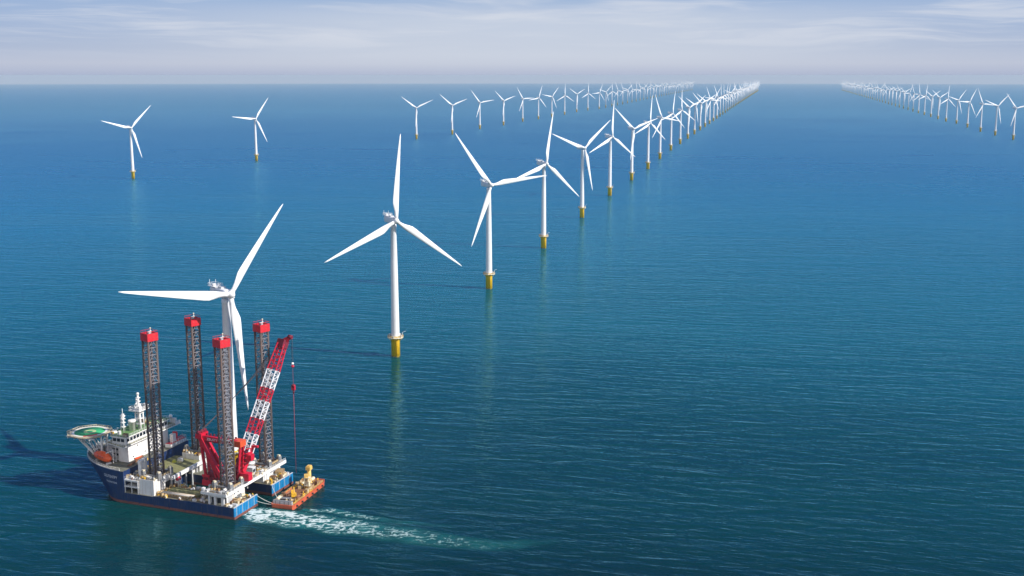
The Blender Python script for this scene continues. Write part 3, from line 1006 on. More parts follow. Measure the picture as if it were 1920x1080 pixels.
# starboard deckhouse with pink-topped stack
sd = S()
sd.prism([(55.6, 33.6), (58.6, 33.6), (58.6, 45.2), (55.6, 45.2)], DK, 15.6, 'white', 'cap_red')
k = 34.6
while k < 45:
    sd.box((55.45, k, 5.5), (55.6, k+.16, 15.5), 'pale_grey'); k += 1.5
sd.rail([(55.7, 33.7, 15.6), (55.7, 45.1, 15.6), (58.5, 45.1, 15.6)], 'white', 1.2, 1.4, .07)
sdo = sd.build('starboard_deckhouse', ship)
m = S().cbox((57.4, 38.2, 15.6), (1.8, 3.0, 3.6), 'white').cbox((57.4, 39.4, 15.6), (2.0, 1.0, 4.2), 'cap_red').cbox((57.2, 42.5, 15.6), (1.8, 3.4, .9), 'cap_red')
m.build('funnel', sdo)
m = S()
for v in (41.0, 42.8): S().box((55.48, v, 7), (55.59, v+1.0, 13.5), 'steel').build('vent', sdo)

# ---- helideck
hd = S()
hc, hr = (80.0, 10.2), 8.8
octa = [(hc[0]+hr*math.cos(R(22.5+45*i)), hc[1]+hr*math.sin(R(22.5+45*i))) for i in range(8)]
hd.prism(octa, 25.35, 26.0, 'helideck_tan')
hdo = hd.build('helideck', ship)
nt_ = S()
oc2 = [(hc[0]+(hr+1.2)*math.cos(R(22.5+45*i)), hc[1]+(hr+1.2)*math.sin(R(22.5+45*i))) for i in range(8)]
for i in range(8):
    a, b_, c_, d_ = octa[i], octa[(i+1) % 8], oc2[(i+1) % 8], oc2[i]
    nt_.tube((*d_, 26.15), (*c_, 26.15), .13, 'helideck_tan', 5)
    for j in range(7):
        t = j/6
        p = (a[0]+(b_[0]-a[0])*t, a[1]+(b_[1]-a[1])*t, 25.8); q = (d_[0]+(c_[0]-d_[0])*t, d_[1]+(c_[1]-d_[1])*t, 26.15)
        nt_.tube(p, q, .1, 'helideck_tan', 4)
nt_.build('safety_net', hdo)
lc = S().lathe([(6.5, 26.0), (6.5, 26.012)], 'helideck_green', 40, (hc[0], hc[1], 0))
lc.build('landing_circle', hdo)
rg = S()
n = 48
vs = [(hc[0]+r_*math.cos(2*math.pi*i/n), hc[1]+r_*math.sin(2*math.pi*i/n), 26.02) for r_ in (6.5, 7.5) for i in range(n)]
rg.add(vs, [(i, (i+1) % n, n+(i+1) % n, n+i) for i in range(n)], 'marking_white')
vs = [(hc[0]+r_*math.cos(2*math.pi*i/n), hc[1]+r_*math.sin(2*math.pi*i/n), 26.024) for r_ in (1.3, 2.7) for i in range(n)]
rg.add(vs, [(i, (i+1) % n, n+(i+1) % n, n+i) for i in range(n)], 'marking_pale')
rg.build('landing_marking', hdo)
sg = S().prism([(73.6, 7.2), (75.0, 5.0), (77.4, 3.0), (78.4, 4.2), (75.6, 7.2), (74.8, 9.0)], 26.0, 26.03, 'crane_orange')
sg.build('edge_marking', hdo)
tr = S()
feet = [(75, 9.5), (76.5, 15.5), (72.5, 12), (77.5, 12)]
tops = [(83.5, 6.5), (84.5, 13), (77, 4.5), (76, 15.5), (81.5, 10), (78, 10)]
for f_ in feet:
    for t_ in tops:
        if abs(f_[1]-t_[1]) < 7: tr.tube((*f_, 13.9), (*t_, 25.4), .17, 'white', 6)
for v in (4, 7.5, 11, 14.5): tr.bar((72.5, v, 25.0), (87.5, v, 25.0), .3, .6, 'pale_grey')
for u in (74.5, 78.5, 82.5, 86): tr.bar((u, 3, 24.6), (u, 17.5, 24.6), .3, .5, 'pale_grey')
tr.tube((75, 9.5, 13.9), (84.5, 6.0, 25.2), .4, 'white', 8).tube((76, 15, 13.9), (85, 13.5, 25.2), .4, 'white', 8)
for v in (8, 12, 16): tr.box((72.2, v, 14), (72.7, v+.5, 25.2), 'white')
tr.build('support_truss', hdo)

# ---- foredeck gear fixed to the ship
for u, v in ((82, 14), (80, 18), (84, 21)):
    S().lathe([(.9, 14), (.9, 14.3), (.5, 14.4), (.5, 15.6), (.9, 15.7), (.9, 15.9)], 'tan', 10, (u, v, 0)).build('capstan', ship)


# ================================================================== things standing on the ship
def on_ship(o, u, v, z, rz=0.0):
    p = W(u, v, z)
    o.location = p; o.rotation_euler = (0, 0, SHIP_A+rz)
    return o


# lifeboat
lb = empty('lifeboat'); on_ship(lb, 71.2, 7.2, 14.0, R(-20)); tag(lb, 'orange enclosed lifeboat above the dark blue bow', 'lifeboat')
m = MB(); prof = []
nn = 14
for i in range(nn+1):
    t = i/nn; x = -6.4+12.8*t
    rr = 1.95*max(0.03, 1-abs(2*t-1)**3.2)**.5
    prof.append((rr, x))
m.lathe(prof, 'lifeboat_orange', 18, (0, 0, 2.6), axis=(1, 0, 0))
m.build('hull', lb)
m = MB().lathe([(.1, -4.0), (1.0, -3.6), (1.2, 0), (1.1, 2.8), (.1, 3.4)], 'lifeboat_orange', 12, (-.6, 0, 3.75), axis=(1, 0, 0))
m.build('canopy', lb)
m = MB()
for x in (-3.2, -1.4, .4): m.box((x, 1.92, 2.9), (x+.7, 1.98, 3.3), 'dark')
m.build('window', lb)
m = MB()
for x in (-4.4, 4.0):
    m.bar((x, -2.3, 0), (x, -2.3, 5.6), .35, .35, 'white').bar((x, -2.3, 5.6), (x, 1.0, 5.2), .3, .35, 'white').box((x-.25, -1.2, 0), (x+.25, 1.2, .75), 'white')
    m.tube((x, 0, 4.6), (x, 0, 5.3), .06, 'cable', 4)
dvt = m.build('launching_davit'); on_ship(dvt, 71.2, 7.2, 14.0, R(-20)); tag(dvt, 'white davit arms and cradle holding the orange lifeboat', 'davit')

# knuckle-boom crane, orange, folded along the aft wall
kc = empty('knuckle_boom_crane'); on_ship(kc, 57.2, 8.6, 10.0, 0); tag(kc, 'small orange knuckle boom folded low across the white aft wall', 'crane')
MB().lathe([(.7, 0), (.7, 3.2), (.9, 3.3), (.9, 4.0)], 'cream', 10).build('pedestal', kc)
MB().bar((0, 2.4, 4.1), (.3, -8.0, 5.4), .8, .9, 'brown').bar((.3, -8.0, 5.4), (.1, -2.0, 6.0), .5, .6, 'crane_orange').build('boom', kc)

# white portal gantry
pg = MB().box((-.7, -2.6, 0), (.7, -1.2, 6.2), 'white').box((-.7, 1.2, 0), (.7, 2.6, 6.2), 'white').box((-.75, -2.7, 6.2), (.75, 2.7, 7.3), 'white')
pg = pg.build('portal_gantry'); on_ship(pg, 50.6, 7.6, 10.48, R(8)); tag(pg, 'white two-legged portal beside the yellow buoys near the forward leg', 'gantry')

# yellow buoys stacked
bi = 0
spots = []
for row, n_ in ((0, 5), (1, 4), (2, 3)):
    for k in range(n_): spots.append((row, k, n_))
def buoy_mesh():
    return MB().ball((0, 0, 1.0), 1.0, 'yellow', 14).lathe([(.3, 1.95), (.3, 2.15)], 'steel', 8).lathe([(1.02, .9), (1.02, 1.1)], 'tan', 14).mesh('mooring_buoy')
BM_ = buoy_mesh()
ROWN = ('bottom layer', 'middle layer', 'top layer')
for row, k, n_ in spots:
    o = bpy.data.objects.new('mooring_buoy', BM_); COL.objects.link(o)
    on_ship(o, 55.8+.25*(row % 2), 10.3+2.0*k+row*1.0, 10.0+row*1.55, k*1.3)
    tag(o, 'round yellow buoy, %s from the near side in the %s of the stack' % (ORD[k], ROWN[row]), 'buoy', 'yellow buoys stacked under the accommodation block')

# ---------------- main crane (gantry, boom, cables)
cr = empty('boom_crane'); on_ship(cr, 14, 14.5, DK, 0)
tag(cr, 'large red and white lattice boom crane on the near hull', 'crane')
CB = Vector((14, 14.5, DK))


def cs(p): return (p[0]-CB.x, -(p[1]-CB.y), p[2]-CB.z)


def C_(): return MB()


m = C_()
def cbx(a, b, mat): m.box(cs(a), cs(b), mat)
cbx((7.5, 13.2, 9.9), (24.2, 16.8, 11.4), 'crane_dark'); cbx((20.0, 12.8, 7.6), (24.4, 17.0, 9.9), 'crane_red')
cbx((13, 13.4, DK), (17, 16.6, 9.9), 'crane_dark'); cbx((18, 13.6, 11.4), (22, 16.4, 13.6), 'crane_dark'); cbx((20.6, 12.7, 11.4), (24.2, 13.2, 12.4), 'crane_red')
for u in (8.5, 11, 13.5, 16, 18.5, 21, 23.5): cbx((u, 13.05, 9.9), (u+.3, 13.2, 11.4), 'crane_red')
m.build('base', cr)
m = C_()
for v in (13.4, 16.4):
    m.bar(cs((25.0, v, 29.5)), cs((15.0, v, 12.0)), 1.5 if v < 15 else 1.2, 1.7, 'crane_red')
    m.bar(cs((22.6, v, 11.2)), cs((24.6, v, 28.5)), .95, .95, 'crane_red')
    m.bar(cs((22.2, v, 24.6)), cs((17.4, v, 11.4)), .7, .7, 'crane_red')
for t in (.15, .35, .55, .75): m.bar(cs((25-10*t, 13.4, 29.5-17.5*t)), cs((25-10*t, 16.4, 29.5-17.5*t)), .5, .5, 'crane_red')
m.box(cs((23.4, 12.4, 28.2)), cs((26.4, 17.4, 30.4)), 'crane_red')
for v in (12.9, 15, 16.9): m.tube(cs((24.2, v, 30.8)), cs((25.6, v, 30.8)), .8, 'crane_dark', 12)
m.build('gantry_frame', cr)
m = C_()
m.bar(cs((24.0, 14.0, 28.6)), cs((6.4, 14.0, 28.0)), 1.6, 2.0, 'crane_red')
m.bar(cs((24.0, 14.0, 27.3)), cs((6.4, 14.0, 26.7)), .8, .5, 'crane_dark')
for k in range(9): m.cbox(cs((22-1.8*k, 14.6, 29.6)), (.6, .6, .7), 'crane_dark')
tb = m.build('top_beam', cr)
vs, fs = text_mesh('ZBUSTY', 1.5)
dxx = Vector((24.0-6.4, 0, .6)).normalized()
mb = C_(); mb.add([cs((21.2-x*1.0, 13.14, 27.85+y-.03*x)) for x, y, z in vs], fs, 'lettering'); mb.build('lettering', tb)
m = C_()
m.box(cs((4.4, 12.9, 26.4)), cs((9.2, 17.0, 29.0)), 'crane_orange')
m.bar(cs((5.2, 13.8, 26.4)), cs((7.6, 15, 11.4)), .8, .8, 'crane_red').bar(cs((5.4, 16.4, 26.4)), cs((6.6, 16.4, 11.4)), .8, .8, 'crane_red')
m.build('boom_gantry', cr)
# boom
F0 = Vector((8.6, 15.6, 11.4)); T0 = Vector((0.5, 42.0, 65.0))
ax = (T0-F0).normalized(); wd = Vector((1, 0, 0)); wd = (wd-ax*wd.dot(ax)).normalized(); dp = ax.cross(wd).normalized()
BL = (T0-F0).length
bands = ((0, .20, 'crane_red'), (.20, .33, 'boom_white'), (.33, .44, 'crane_red'), (.44, .57, 'boom_white'), (.57, .665, 'crane_red'), (.665, .80, 'boom_white'), (.80, 1.0, 'crane_red'))


def bw(t): return (2.2*min(1, .45+t*3.2), 1.7*min(1, .4+t*3)) if t < .8 else (2.2*(1-(t-.8)*1.2), 1.7*(1-(t-.8)*1.4))


def bpt(t, i, j):
    a, b_ = bw(t); p = F0+ax*BL*t+wd*a*i+dp*b_*j
    return cs(p)


for t0, t1, mat in bands:
    m = C_(); k = max(3, round((t1-t0)*BL/2.0))
    for q in range(k):
        a, b_ = t0+(t1-t0)*q/k, t0+(t1-t0)*(q+1)/k
        for i, j in ((-1,-1),(1,-1),(1,1),(-1,1)):
            m.tube(bpt(a, i, j), bpt(b_, i, j), .30, mat, 6, cap=False)
        for (i, j), (i2, j2) in (((-1,-1),(1,-1)), ((1,-1),(1,1)), ((1,1),(-1,1)), ((-1,1),(-1,-1))):
            m.tube(bpt(b_, i, j), bpt(b_, i2, j2), .17, mat, 5, cap=False)
            if q % 2: m.tube(bpt(a, i, j), bpt(b_, i2, j2), .17, mat, 5, cap=False)
            else: m.tube(bpt(a, i2, j2), bpt(b_, i, j), .17, mat, 5, cap=False)
        m.tube(bpt(a, 0, -1), bpt(b_, 0, -1), .22, mat, 5, cap=False); m.tube(bpt(a, 0, 1), bpt(b_, 0, 1), .22, mat, 5, cap=False)
    m.build('boom_section', cr, label='red lattice section of the boom' if mat == 'crane_red' else 'white lattice section of the boom')
m = C_()      # solid plated foot of the boom
for i in (-1, 1):
    p = F0+wd*i*1.7
    m.bar(cs(p-ax*1.5), cs(F0+ax*15+wd*i*2.1), 1.0, 1.7, 'crane_red')
for k in range(6):
    c = F0+ax*(2+2.3*k); m.bar(cs(c-wd*2), cs(c+wd*2), .7, .7, 'crane_dark')
m.bar(cs(F0+ax*14+wd*2.0), cs(F0+ax*14-wd*5.4+Vector((0, 0, 1.5))), .9, .9, 'crane_red')
m.box(cs((2.2, 17, 19.5)), cs((4.6, 19.5, 22)), 'crane_red')
for t in range(7):          # braces between the boom foot and the gantry legs
    c = F0+ax*(1.5+2.1*t)
    g0 = Vector((7.4-.33*t, 14.6, 12+2.0*t))
    m.bar(cs(c+wd*1.9), cs(g0), .34, .34, 'crane_red'); m.bar(cs(c-wd*1.9), cs(g0+Vector((-2.2, .6, 1.2))), .34, .34, 'crane_red')
    m.bar(cs(c+wd*1.9+dp*1.4), cs(c+ax*2.1-wd*1.9+dp*1.4), .3, .3, 'crane_red')
for t in (3.5, 7.5): m.tube(cs(F0+ax*t-wd*1.6-dp*2.2), cs(F0+ax*t+wd*1.6-dp*2.2), 1.1, 'crane_dark', 12)
m.box(cs((2.0, 14.2, 11.4)), cs((6.2, 17.2, 14.6)), 'crane_red')
m.build('boom_foot', cr)
m = C_()
tipc = T0+ax*1.0
m.bar(cs(tipc-ax*2.6), cs(tipc+ax*1.0), 4.2, 3.2, 'crane_dark')
hp = Vector((-3.0, 43.0, 68.2))
for i in (-1, 1): m.bar(cs(tipc+wd*i*1.3), cs(hp+wd*i*.5), .8, 1.0, 'crane_red')
m.tube(cs(hp-wd*.9), cs(hp+wd*.9), .9, 'crane_dark', 12)
m.bar(cs(tipc+wd*1.6), cs(tipc-wd*2.6+Vector((0, 0, 1.2))), .7, .8, 'crane_red')
m.build('boom_head', cr)
m = C_()
hx, hy = hp.x-.4, hp.y+.5
for d in (-.35, .35): m.tube(cs((hx+d, hy, 67.6)), cs((hx+d*.6, hy, 57.2)), .09, 'cable', 4)
m.tube(cs((hx, hy, 55.2)), cs((hx, hy, 46.6)), .08, 'cable_red', 4)
m.tube(cs((hx, hy, 44.0)), cs((hx+.3, hy+.2, 6.0)), .11, 'cable_red', 5)
m.build('hoist_cable', cr)
m = C_().ball(cs((hx, hy, 56.2)), .6, 'white', 10).tube(cs((hx, hy, 55.4)), cs((hx, hy, 54.6)), .7, 'crane_red', 8)
m.build('auxiliary_hook', cr)
m = C_()
c = cs((hx, hy, 45.3)); m.cbox((c[0], c[1], c[2]-1.0), (1.5, 1.0, 2.2), 'crane_red').tube((c[0], c[1], c[2]-1), (c[0], c[1], c[2]-2.6), .35, 'crane_dark', 8).lathe([(.75, -.55), (.75, .55)], 'crane_dark', 12, (c[0], c[1], c[2]+.9), axis=(0, 1, 0))
m.build('hook_block', cr)
m = C_()
for d in (-1.4, -.5, .5, 1.4):
    a, b_ = Vector(cs(tipc+wd*d*.7)), Vector(cs((25.0, 14.8+d, 31.2)))
    prev = a
    for k in range(1, 9):
        t = k/8; q = a.lerp(b_, t); q.z -= 2.2*4*t*(1-t)*.5
        m.tube(prev, q, .09, 'cable', 4, cap=False); prev = q
m.build('luffing_cable', cr)


# ---------------- deck equipment, each item its own thing
def crate_mb(w, d, hh, mat, mat2):
    m = MB().box((-w/2, -d/2, .12), (w/2, d/2, hh), mat)
    for x in (-w/2, 0, w/2): m.box((x-.07, -d/2-.05, .1), (x+.07, d/2+.05, hh+.04), mat2)
    m.box((-w/2-.06, -d/2-.06, hh-.14), (w/2+.06, d/2+.06, hh+.05), mat2)
    for x in (-w/3, w/3): m.box((x-.15, -d/2, 0), (x+.15, d/2, .12), 'dark')
    return m


def winch_mb(r_, L, mat, mat2):
    m = MB().lathe([(r_*1.25, -L/2), (r_*1.25, -L/2+.12), (r_*.8, -L/2+.13), (r_*.8, L/2-.13), (r_*1.25, L/2-.12), (r_*1.25, L/2)], mat, 12, (0, 0, r_*1.45), axis=(0, 1, 0))
    m.box((-r_*1.2, -L/2-.3, 0), (r_*1.2, L/2+.3, .25), mat2)
    for s in (-1, 1): m.prism([(-r_, s*(L/2+.12)), (r_, s*(L/2+.12)), (r_, s*(L/2+.28)), (-r_, s*(L/2+.28))], .25, r_*1.7, mat2)
    m.cbox((r_*1.0, L/2+.55, .2), (.7, .6, .9), 'cream')
    return m


def tank_mb(r_, L, mat, mat2):
    m = MB().lathe([(r_*.5, -L/2-.25), (r_*.9, -L/2-.1), (r_, -L/2+.15), (r_, L/2-.15), (r_*.9, L/2+.1), (r_*.5, L/2+.25)], mat, 14, (0, 0, r_+.35), axis=(0, 1, 0))
    for y in (-L/3, L/3): m.box((-r_*.9, y-.15, 0), (r_*.9, y+.15, r_*.8), mat2)
    m.tube((0, 0, 2*r_+.3), (0, 0, 2*r_+.75), .2, mat2, 8)
    return m


def pump_mb(w, mat, mat2):
    m = MB().box((-w/2, -w*.35, 0), (w/2, w*.35, .25), mat2).box((-w*.45, -w*.25, .25), (0, w*.25, w*.75), mat)
    m.lathe([(w*.22, 0), (w*.26, .1), (w*.26, w*.4), (w*.15, w*.5)], mat2, 10, (0, 0, w*.42), axis=(1, 0, 0))
    m.tube((w*.3, 0, .3), (w*.3, 0, w*1.15), .12, mat, 6).tube((w*.3, 0, w*1.1), (-w*.2, w*.1, w*1.1), .1, mat, 6)
    return m


def post_mb(hh, mat, mat2):
    m = MB().lathe([(.42, 0), (.42, .15), (.26, .2), (.26, hh*.8), (.4, hh*.85), (.4, hh)], mat, 10)
    m.lathe([(.42, 0), (.42, .15), (.26, .2), (.26, hh*.8), (.4, hh*.85), (.4, hh)], mat, 10, (1.1, 0, 0)).box((-.6, -.5, 0), (1.7, .5, .12), mat2)
    return m


VAR = {}
for nm, mats in (('equipment_box', (('cream', 'tan'), ('pale_grey', 'white'), ('yellow', 'tan'), ('white', 'pale_grey'), ('tan', 'brown'))),
                 ('winch', (('steel', 'cream'), ('tan', 'yellow'))), ('storage_tank', (('cream', 'tan'), ('white', 'steel'))),
                 ('pump_skid', (('yellow', 'steel'), ('cream', 'tan'), ('white', 'brown'))), ('bollard', (('cream', 'steel'), ('yellow', 'steel')))):
    for a, b_ in mats:
        if nm == 'equipment_box': me = [crate_mb(*d, a, b_).mesh(nm) for d in ((1.9, 1.3, 1.3), (1.3, 1.2, 1.9), (2.6, 1.4, 1.5))]
        elif nm == 'winch': me = [winch_mb(.75, 1.8, a, b_).mesh(nm)]
        elif nm == 'storage_tank': me = [tank_mb(.75, 2.4, a, b_).mesh(nm)]
        elif nm == 'pump_skid': me = [pump_mb(1.7, a, b_).mesh(nm), pump_mb(1.3, a, b_).mesh(nm)]
        else: me = [post_mb(1.1, a, b_).mesh(nm)]
        VAR[(nm, a)] = me
KEYS = [('equipment_box', 'cream')]*4+[('equipment_box', 'pale_grey')]*2+[('equipment_box', 'yellow')]*3+[('equipment_box', 'white')]*2+[('equipment_box', 'tan')]*5+\
       [('winch', 'steel')]*4+[('winch', 'tan')]*4+[('storage_tank', 'cream')]*2+[('storage_tank', 'white')]*1+[('pump_skid', 'yellow')]*4+[('pump_skid', 'cream')]*4+[('pump_skid', 'white')]*3+\
       [('bollard', 'cream')]*2+[('bollard', 'yellow')]*2
CN = {'cream': 'cream', 'pale_grey': 'pale grey', 'yellow': 'yellow', 'white': 'white', 'tan': 'tan', 'steel': 'steel-grey'}
NN = {'equipment_box': 'equipment box', 'winch': 'winch', 'storage_tank': 'tank', 'pump_skid': 'pump unit', 'bollard': 'twin bollard'}
# zone: name, u0,u1,v0,v1,z, count, keep-out boxes
ZONES = [
    ('on the stern platform', 5.2, 16, 1.6, 45, 9.55, 70, [(4.6, 13.6, 5, 14), (7.4, 16.5, 12.5, 17.2), (5, 14, 35.5, 44.5), (8.2, 11.2, 15, 31.6), (3, 9, 16, 24)]),
    ('on the low near stern deck', 1.2, 5.4, .7, 16.5, 4.7, 18, []),
    ('on the low far stern deck', 1.2, 5.2, 30, 45.3, 4.7, 16, []),
    ('on the low side deck amidships', 15, 39.5, .8, 15.2, 4.7, 38, [(20.5, 38.5, 1.0, 11.5), (7, 25, 12.3, 17.2)]),
    ('on the near jack house roof', 40.8, 47.4, 1.4, 13.1, 10.9, 9, [(39.6, 48.4, 4.1, 12.9)]),
    ('above the near side gallery', 48.2, 57, .9, 9.5, 10.48, 18, [(49, 52.4, 4.6, 10.6)]),
    ('on the far jack house roof', 41, 49, 34, 45, 12.0, 9, [(40.4, 49.6, 35.4, 44.6)]),
    ('on the olive middle deck', 42, 59, 14.5, 33, 10.0, 7, [(54, 60, 9, 22)]),
    ('on the dark bow deck', 76.5, 83.5, 14, 31, 14.0, 11, [(79, 85, 13, 22)]),
    ('on the bridge roof', 60.5, 68.5, 10, 37, 25.85, 7, [(60, 67.6, 14, 25.6)]),
]
rz_ = random.Random(21)
placed = {}
for zn, u0, u1, v0, v1, z, cnt, ko in ZONES:
    done = []
    tries = 0
    while len(done) < cnt and tries < 4000:
        tries += 1
        u, v = rz_.uniform(u0, u1), rz_.uniform(v0, v1)
        if any(a < u < b_ and c < v < d for a, b_, c, d in ko): continue
        if any((u-a)**2+(v-b_)**2 < 1.6**2 for a, b_, _ in done): continue
        done.append((u, v, rz_.choice(KEYS)))
    by = {}
    for u, v, k in done: by.setdefault(k, []).append((v, u))
    for k, lst in by.items():
        lst.sort()
        for i, (v, u) in enumerate(lst):
            o = bpy.data.objects.new(k[0], rz_.choice(VAR[k])); COL.objects.link(o)
            on_ship(o, u, v, z, rz_.choice((0, 0, R(90), R(90), rz_.uniform(0, 3))))
            sc_ = rz_.uniform(.66, .95); o.scale = (sc_, sc_, sc_)
            what = '%s %s' % (CN[k[1]], NN[k[0]])
            if len(lst) == 1: lab = 'small %s, the only one %s' % (what, zn)
            elif len(lst) == 2: lab = '%s %s, the one %s the viewer' % (what, zn, 'closer to' if i == 0 else 'farther from')
            else: lab = '%s %s, %s from the near rail' % (what, zn, ORD[i])
            tag(o, lab, NN[k[0]].split()[-1], 'deck equipment '+zn)

# hatch cover, pipe rack, red machine, cable bundle, white cabin
m = MB().box((-8, -2.6, 0), (8, 2.6, .9), 'deck_olive').box((-8.1, -2.7, .9), (8.1, 2.7, 1.05), 'deck_olive')
for x in (-6, -3, 0, 3, 6): m.box((x, -2.75, .2), (x+.2, -2.6, 1.0), 'tan')
o = m.build('hatch_cover'); on_ship(o, 29.5, 8.2, DK, 0); tag(o, 'long flat olive hatch cover on the near side deck', 'hatch cover')
m = MB()
for z in (0, .7, 1.4): m.box((-8, -1.3, z), (8, -1.15, z+.14), 'tan').box((-8, 1.15, z), (8, 1.3, z+.14), 'tan')
for k in range(11):
    x = -8+1.6*k
    for y in (-1.22, 1.22): m.box((x-.08, y-.08, 0), (x+.08, y+.08, 1.55), 'brown')
    m.tube((x, -1.22, 0), (min(8, x+1.6), -1.22, 1.5), .07, 'pale_grey', 4)
rk = m.build('pipe_rack'); on_ship(rk, 29.5, 2.9, DK, 0); tag(rk, 'long open pipe rack in front of the olive hatch cover', 'rack')
PM = MB().tube((-7.8, 0, .17), (7.8, 0, .17), .16, 'pale_grey', 8).mesh('steel_pipe')
PT = MB().tube((-7.6, 0, .17), (7.6, 0, .17), .16, 'tan', 8).mesh('steel_pipe')
for k in range(6):
    o = bpy.data.objects.new('steel_pipe', PT if k % 2 else PM); COL.objects.link(o); on_ship(o, 29.5, 2.05+.34*k, DK+1.55, 0)
    tag(o, 'long %s pipe lying %s from the outer edge of the pipe rack' % ('tan' if k % 2 else 'grey', ORD[k]), 'pipe', 'pipes on the near side rack')
m = MB().box((-1.6, -.9, .3), (1.6, .9, 1.5), 'cap_red').box((-1.6, -.9, 1.5), (-.2, .9, 2.3), 'cap_red').box((-1.2, -.92, 1.6), (-.5, .92, 2.1), 'glass')
for x in (-1.1, 1.1): m.tube((x, -1.05, .4), (x, 1.05, .4), .4, 'dark', 10)
m.bar((.2, 0, 1.6), (2.6, 0, 2.6), .25, .3, 'cap_red')
o = m.build('forklift'); on_ship(o, 56.5, 27.0, 10.0, R(100)); tag(o, 'small red wheeled machine at the inner edge of the olive deck', 'vehicle')
m = MB()
for k in range(5): m.lathe([(1.0-.12*k, .0+.18*k), (1.15-.12*k, .09+.18*k), (1.0-.12*k, .18+.18*k)], 'lime', 14)
o = m.build('rope_coil'); on_ship(o, 49.5, 27.5, 10.0); tag(o, 'coil of yellow-green rope lying on the olive middle deck', 'rope')
m = MB().box((-1.4, -1.2, 0), (1.4, 1.2, 3.6), 'pale_grey').box((-1.5, -1.3, 3.6), (1.5, 1.3, 3.8), 'white').box((-1.41, -.9, 1.6), (-1.4, .9, 2.9), 'glass').box((-1.3, -1.45, .2), (-.3, -1.2, 2.4), 'dark')
o = m.build('control_cabin'); on_ship(o, 8.3, 26.0, 9.55, R(0)); tag(o, 'grey-blue cabin beside the boom on the stern platform', 'cabin')
m = MB().lathe([(1.7, 0), (1.7, 2.4), (1.9, 2.5), (1.9, 3.0)], 'white', 14).tube((0, 0, 3), (0, 0, 3.8), .3, 'pale_grey', 8)
o = m.build('cable_drum'); on_ship(o, 13.2, 33.0, 9.55); tag(o, 'round white drum beside the far stern leg', 'drum')
m = MB().box((-1.5, -2.2, 0), (1.5, 2.2, 2.6), 'tan')
for y in (-1.6, -.8, 0, .8, 1.6): m.box((-1.6, y-.08, 0), (1.6, y+.08, 2.65), 'brown')
o = m.build('shipping_container'); on_ship(o, 4.0, 41.6, DK + .02, R(12)); tag(o, 'brown container against the white wall under the dark lettering', 'container')
m = MB().cbox((0, 0, 0), (1.5, 2.4, 1.2), 'lime').tube((0, -.8, 1.2), (0, -.8, 2.1), .3, 'lime', 8).cbox((0, .6, 1.2), (1.0, .9, .7), 'yellow')
o = m.build('generator'); on_ship(o, 2.7, 40.4, DK + .02, R(5)); tag(o, 'bright yellow-green machine on the far stern deck by the brown container', 'machine')
m = MB().bar((0, 0, .3), (.6, .5, 3.9), .3, .3, 'pale_grey').box((-.9, -.9, 0), (.9, .9, .9), 'yellow').bar((.6, .5, 3.9), (2.8, 1.2, 4.8), .22, .25, 'pale_grey')
o = m.build('deck_davit'); on_ship(o, 36.6, 14.4, DK); tag(o, 'small davit with yellow foot at the edge of the open well', 'davit')
m = MB().ball((0, 0, 1.3), 1.3, 'crane_red', 12, .8).box((-.8, -1.4, 0), (.8, 1.4, .6), 'white')
o = m.build('workboat'); m2 = None
on_ship(o, 38.0, 14.6, DK + 2.2, 0); tag(o, 'small red and white rescue craft hung under the end of the white beam', 'boat')
m = MB().box((-.9, -.9, 0), (.9, .9, 2.2), 'white')
m.box((-1, -1, 2.2), (1, 1, 2.25), 'pale_grey')
o = m.build('boat_stand'); on_ship(o, 38.0, 14.6, DK); tag(o, 'white block stand under the small red craft', 'stand')

# ================================================================== barge
BO = W(-11.9, 17.4, -.6); bax = (SVv*31.0+SU*2.6); BANG = math.atan2(bax.y, bax.x)
bg_ = empty('work_barge', BO, BANG); tag(bg_, 'flat orange-red work barge moored behind the stern', 'barge')
# local: x along the barge (0..33), y to port, width about 10.4
bw2, bl = 5.2, 33.0
m = MB()
sec = [(-.2, 1.0, .9), (0.9, -1.0, 1), (bl-2.6, -1.0, 1), (bl, .9, .78)]
vs = []
for x, zb, k in sec:
    vs += [(x, -bw2*k, zb), (x, bw2*k, zb), (x, bw2*k, 2.25), (x, -bw2*k, 2.25)]
fs = [(3, 2, 1, 0), (12, 13, 14, 15)]
for k in range(3):
    a, b_ = k*4, (k+1)*4
    fs += [(a, a+1, b_+1, b_), (a+1, a+2, b_+2, b_+1), (a+3, a, b_, b_+3)]
    m.add([], [], 'barge_red')
m.add(vs, fs, 'barge_red')
o_ = len(m.v)-16
for k in range(3):
    a, b_ = o_+k*4, o_+(k+1)*4
    m.f.append([a+2, a+3, b_+3, b_+2]); m.m.append(m._mi('barge_deck')); m.sm.append(False)
m.build('hull', bg_)
m = MB()
E_ = [(-.2, -bw2*.9), (.9, -bw2), (bl-2.6, -bw2), (bl, -bw2*.78), (bl, bw2*.78), (bl-2.6, bw2), (.9, bw2), (-.2, bw2*.9)]
for p, q in zip(E_, E_[1:]+E_[:1]): m.bar((*p, 2.35), (*q, 2.35), .35, .55, 'barge_red')
m.build('gunwale', bg_)
m = MB()
m.rail([(1, -bw2+.4, 2.4), (bl-3, -bw2+.4, 2.4)], 'barge_yellow', 1.0, 1.7, .06).rail([(1, bw2-.4, 2.4), (bl-3, bw2-.4, 2.4)], 'barge_yellow', 1.0, 1.7, .06)
m.build('rail', bg_)
m = MB()
for x in (3, 8, 13, 18, 23, 28):
    m.lathe([(.3, -.5), (.4, -.4), (.4, .4), (.3, .5)], 'dark', 12, (x, -bw2-.2, 1.5), axis=(0, 1, 0))
m.build('fender', bg_)
m = MB()
for y0, y1 in ((-1.2, .8), (1.2, 3.4)): m.box((11.4, y0, 2.26), (19.5, y1, 2.55), 'brown')
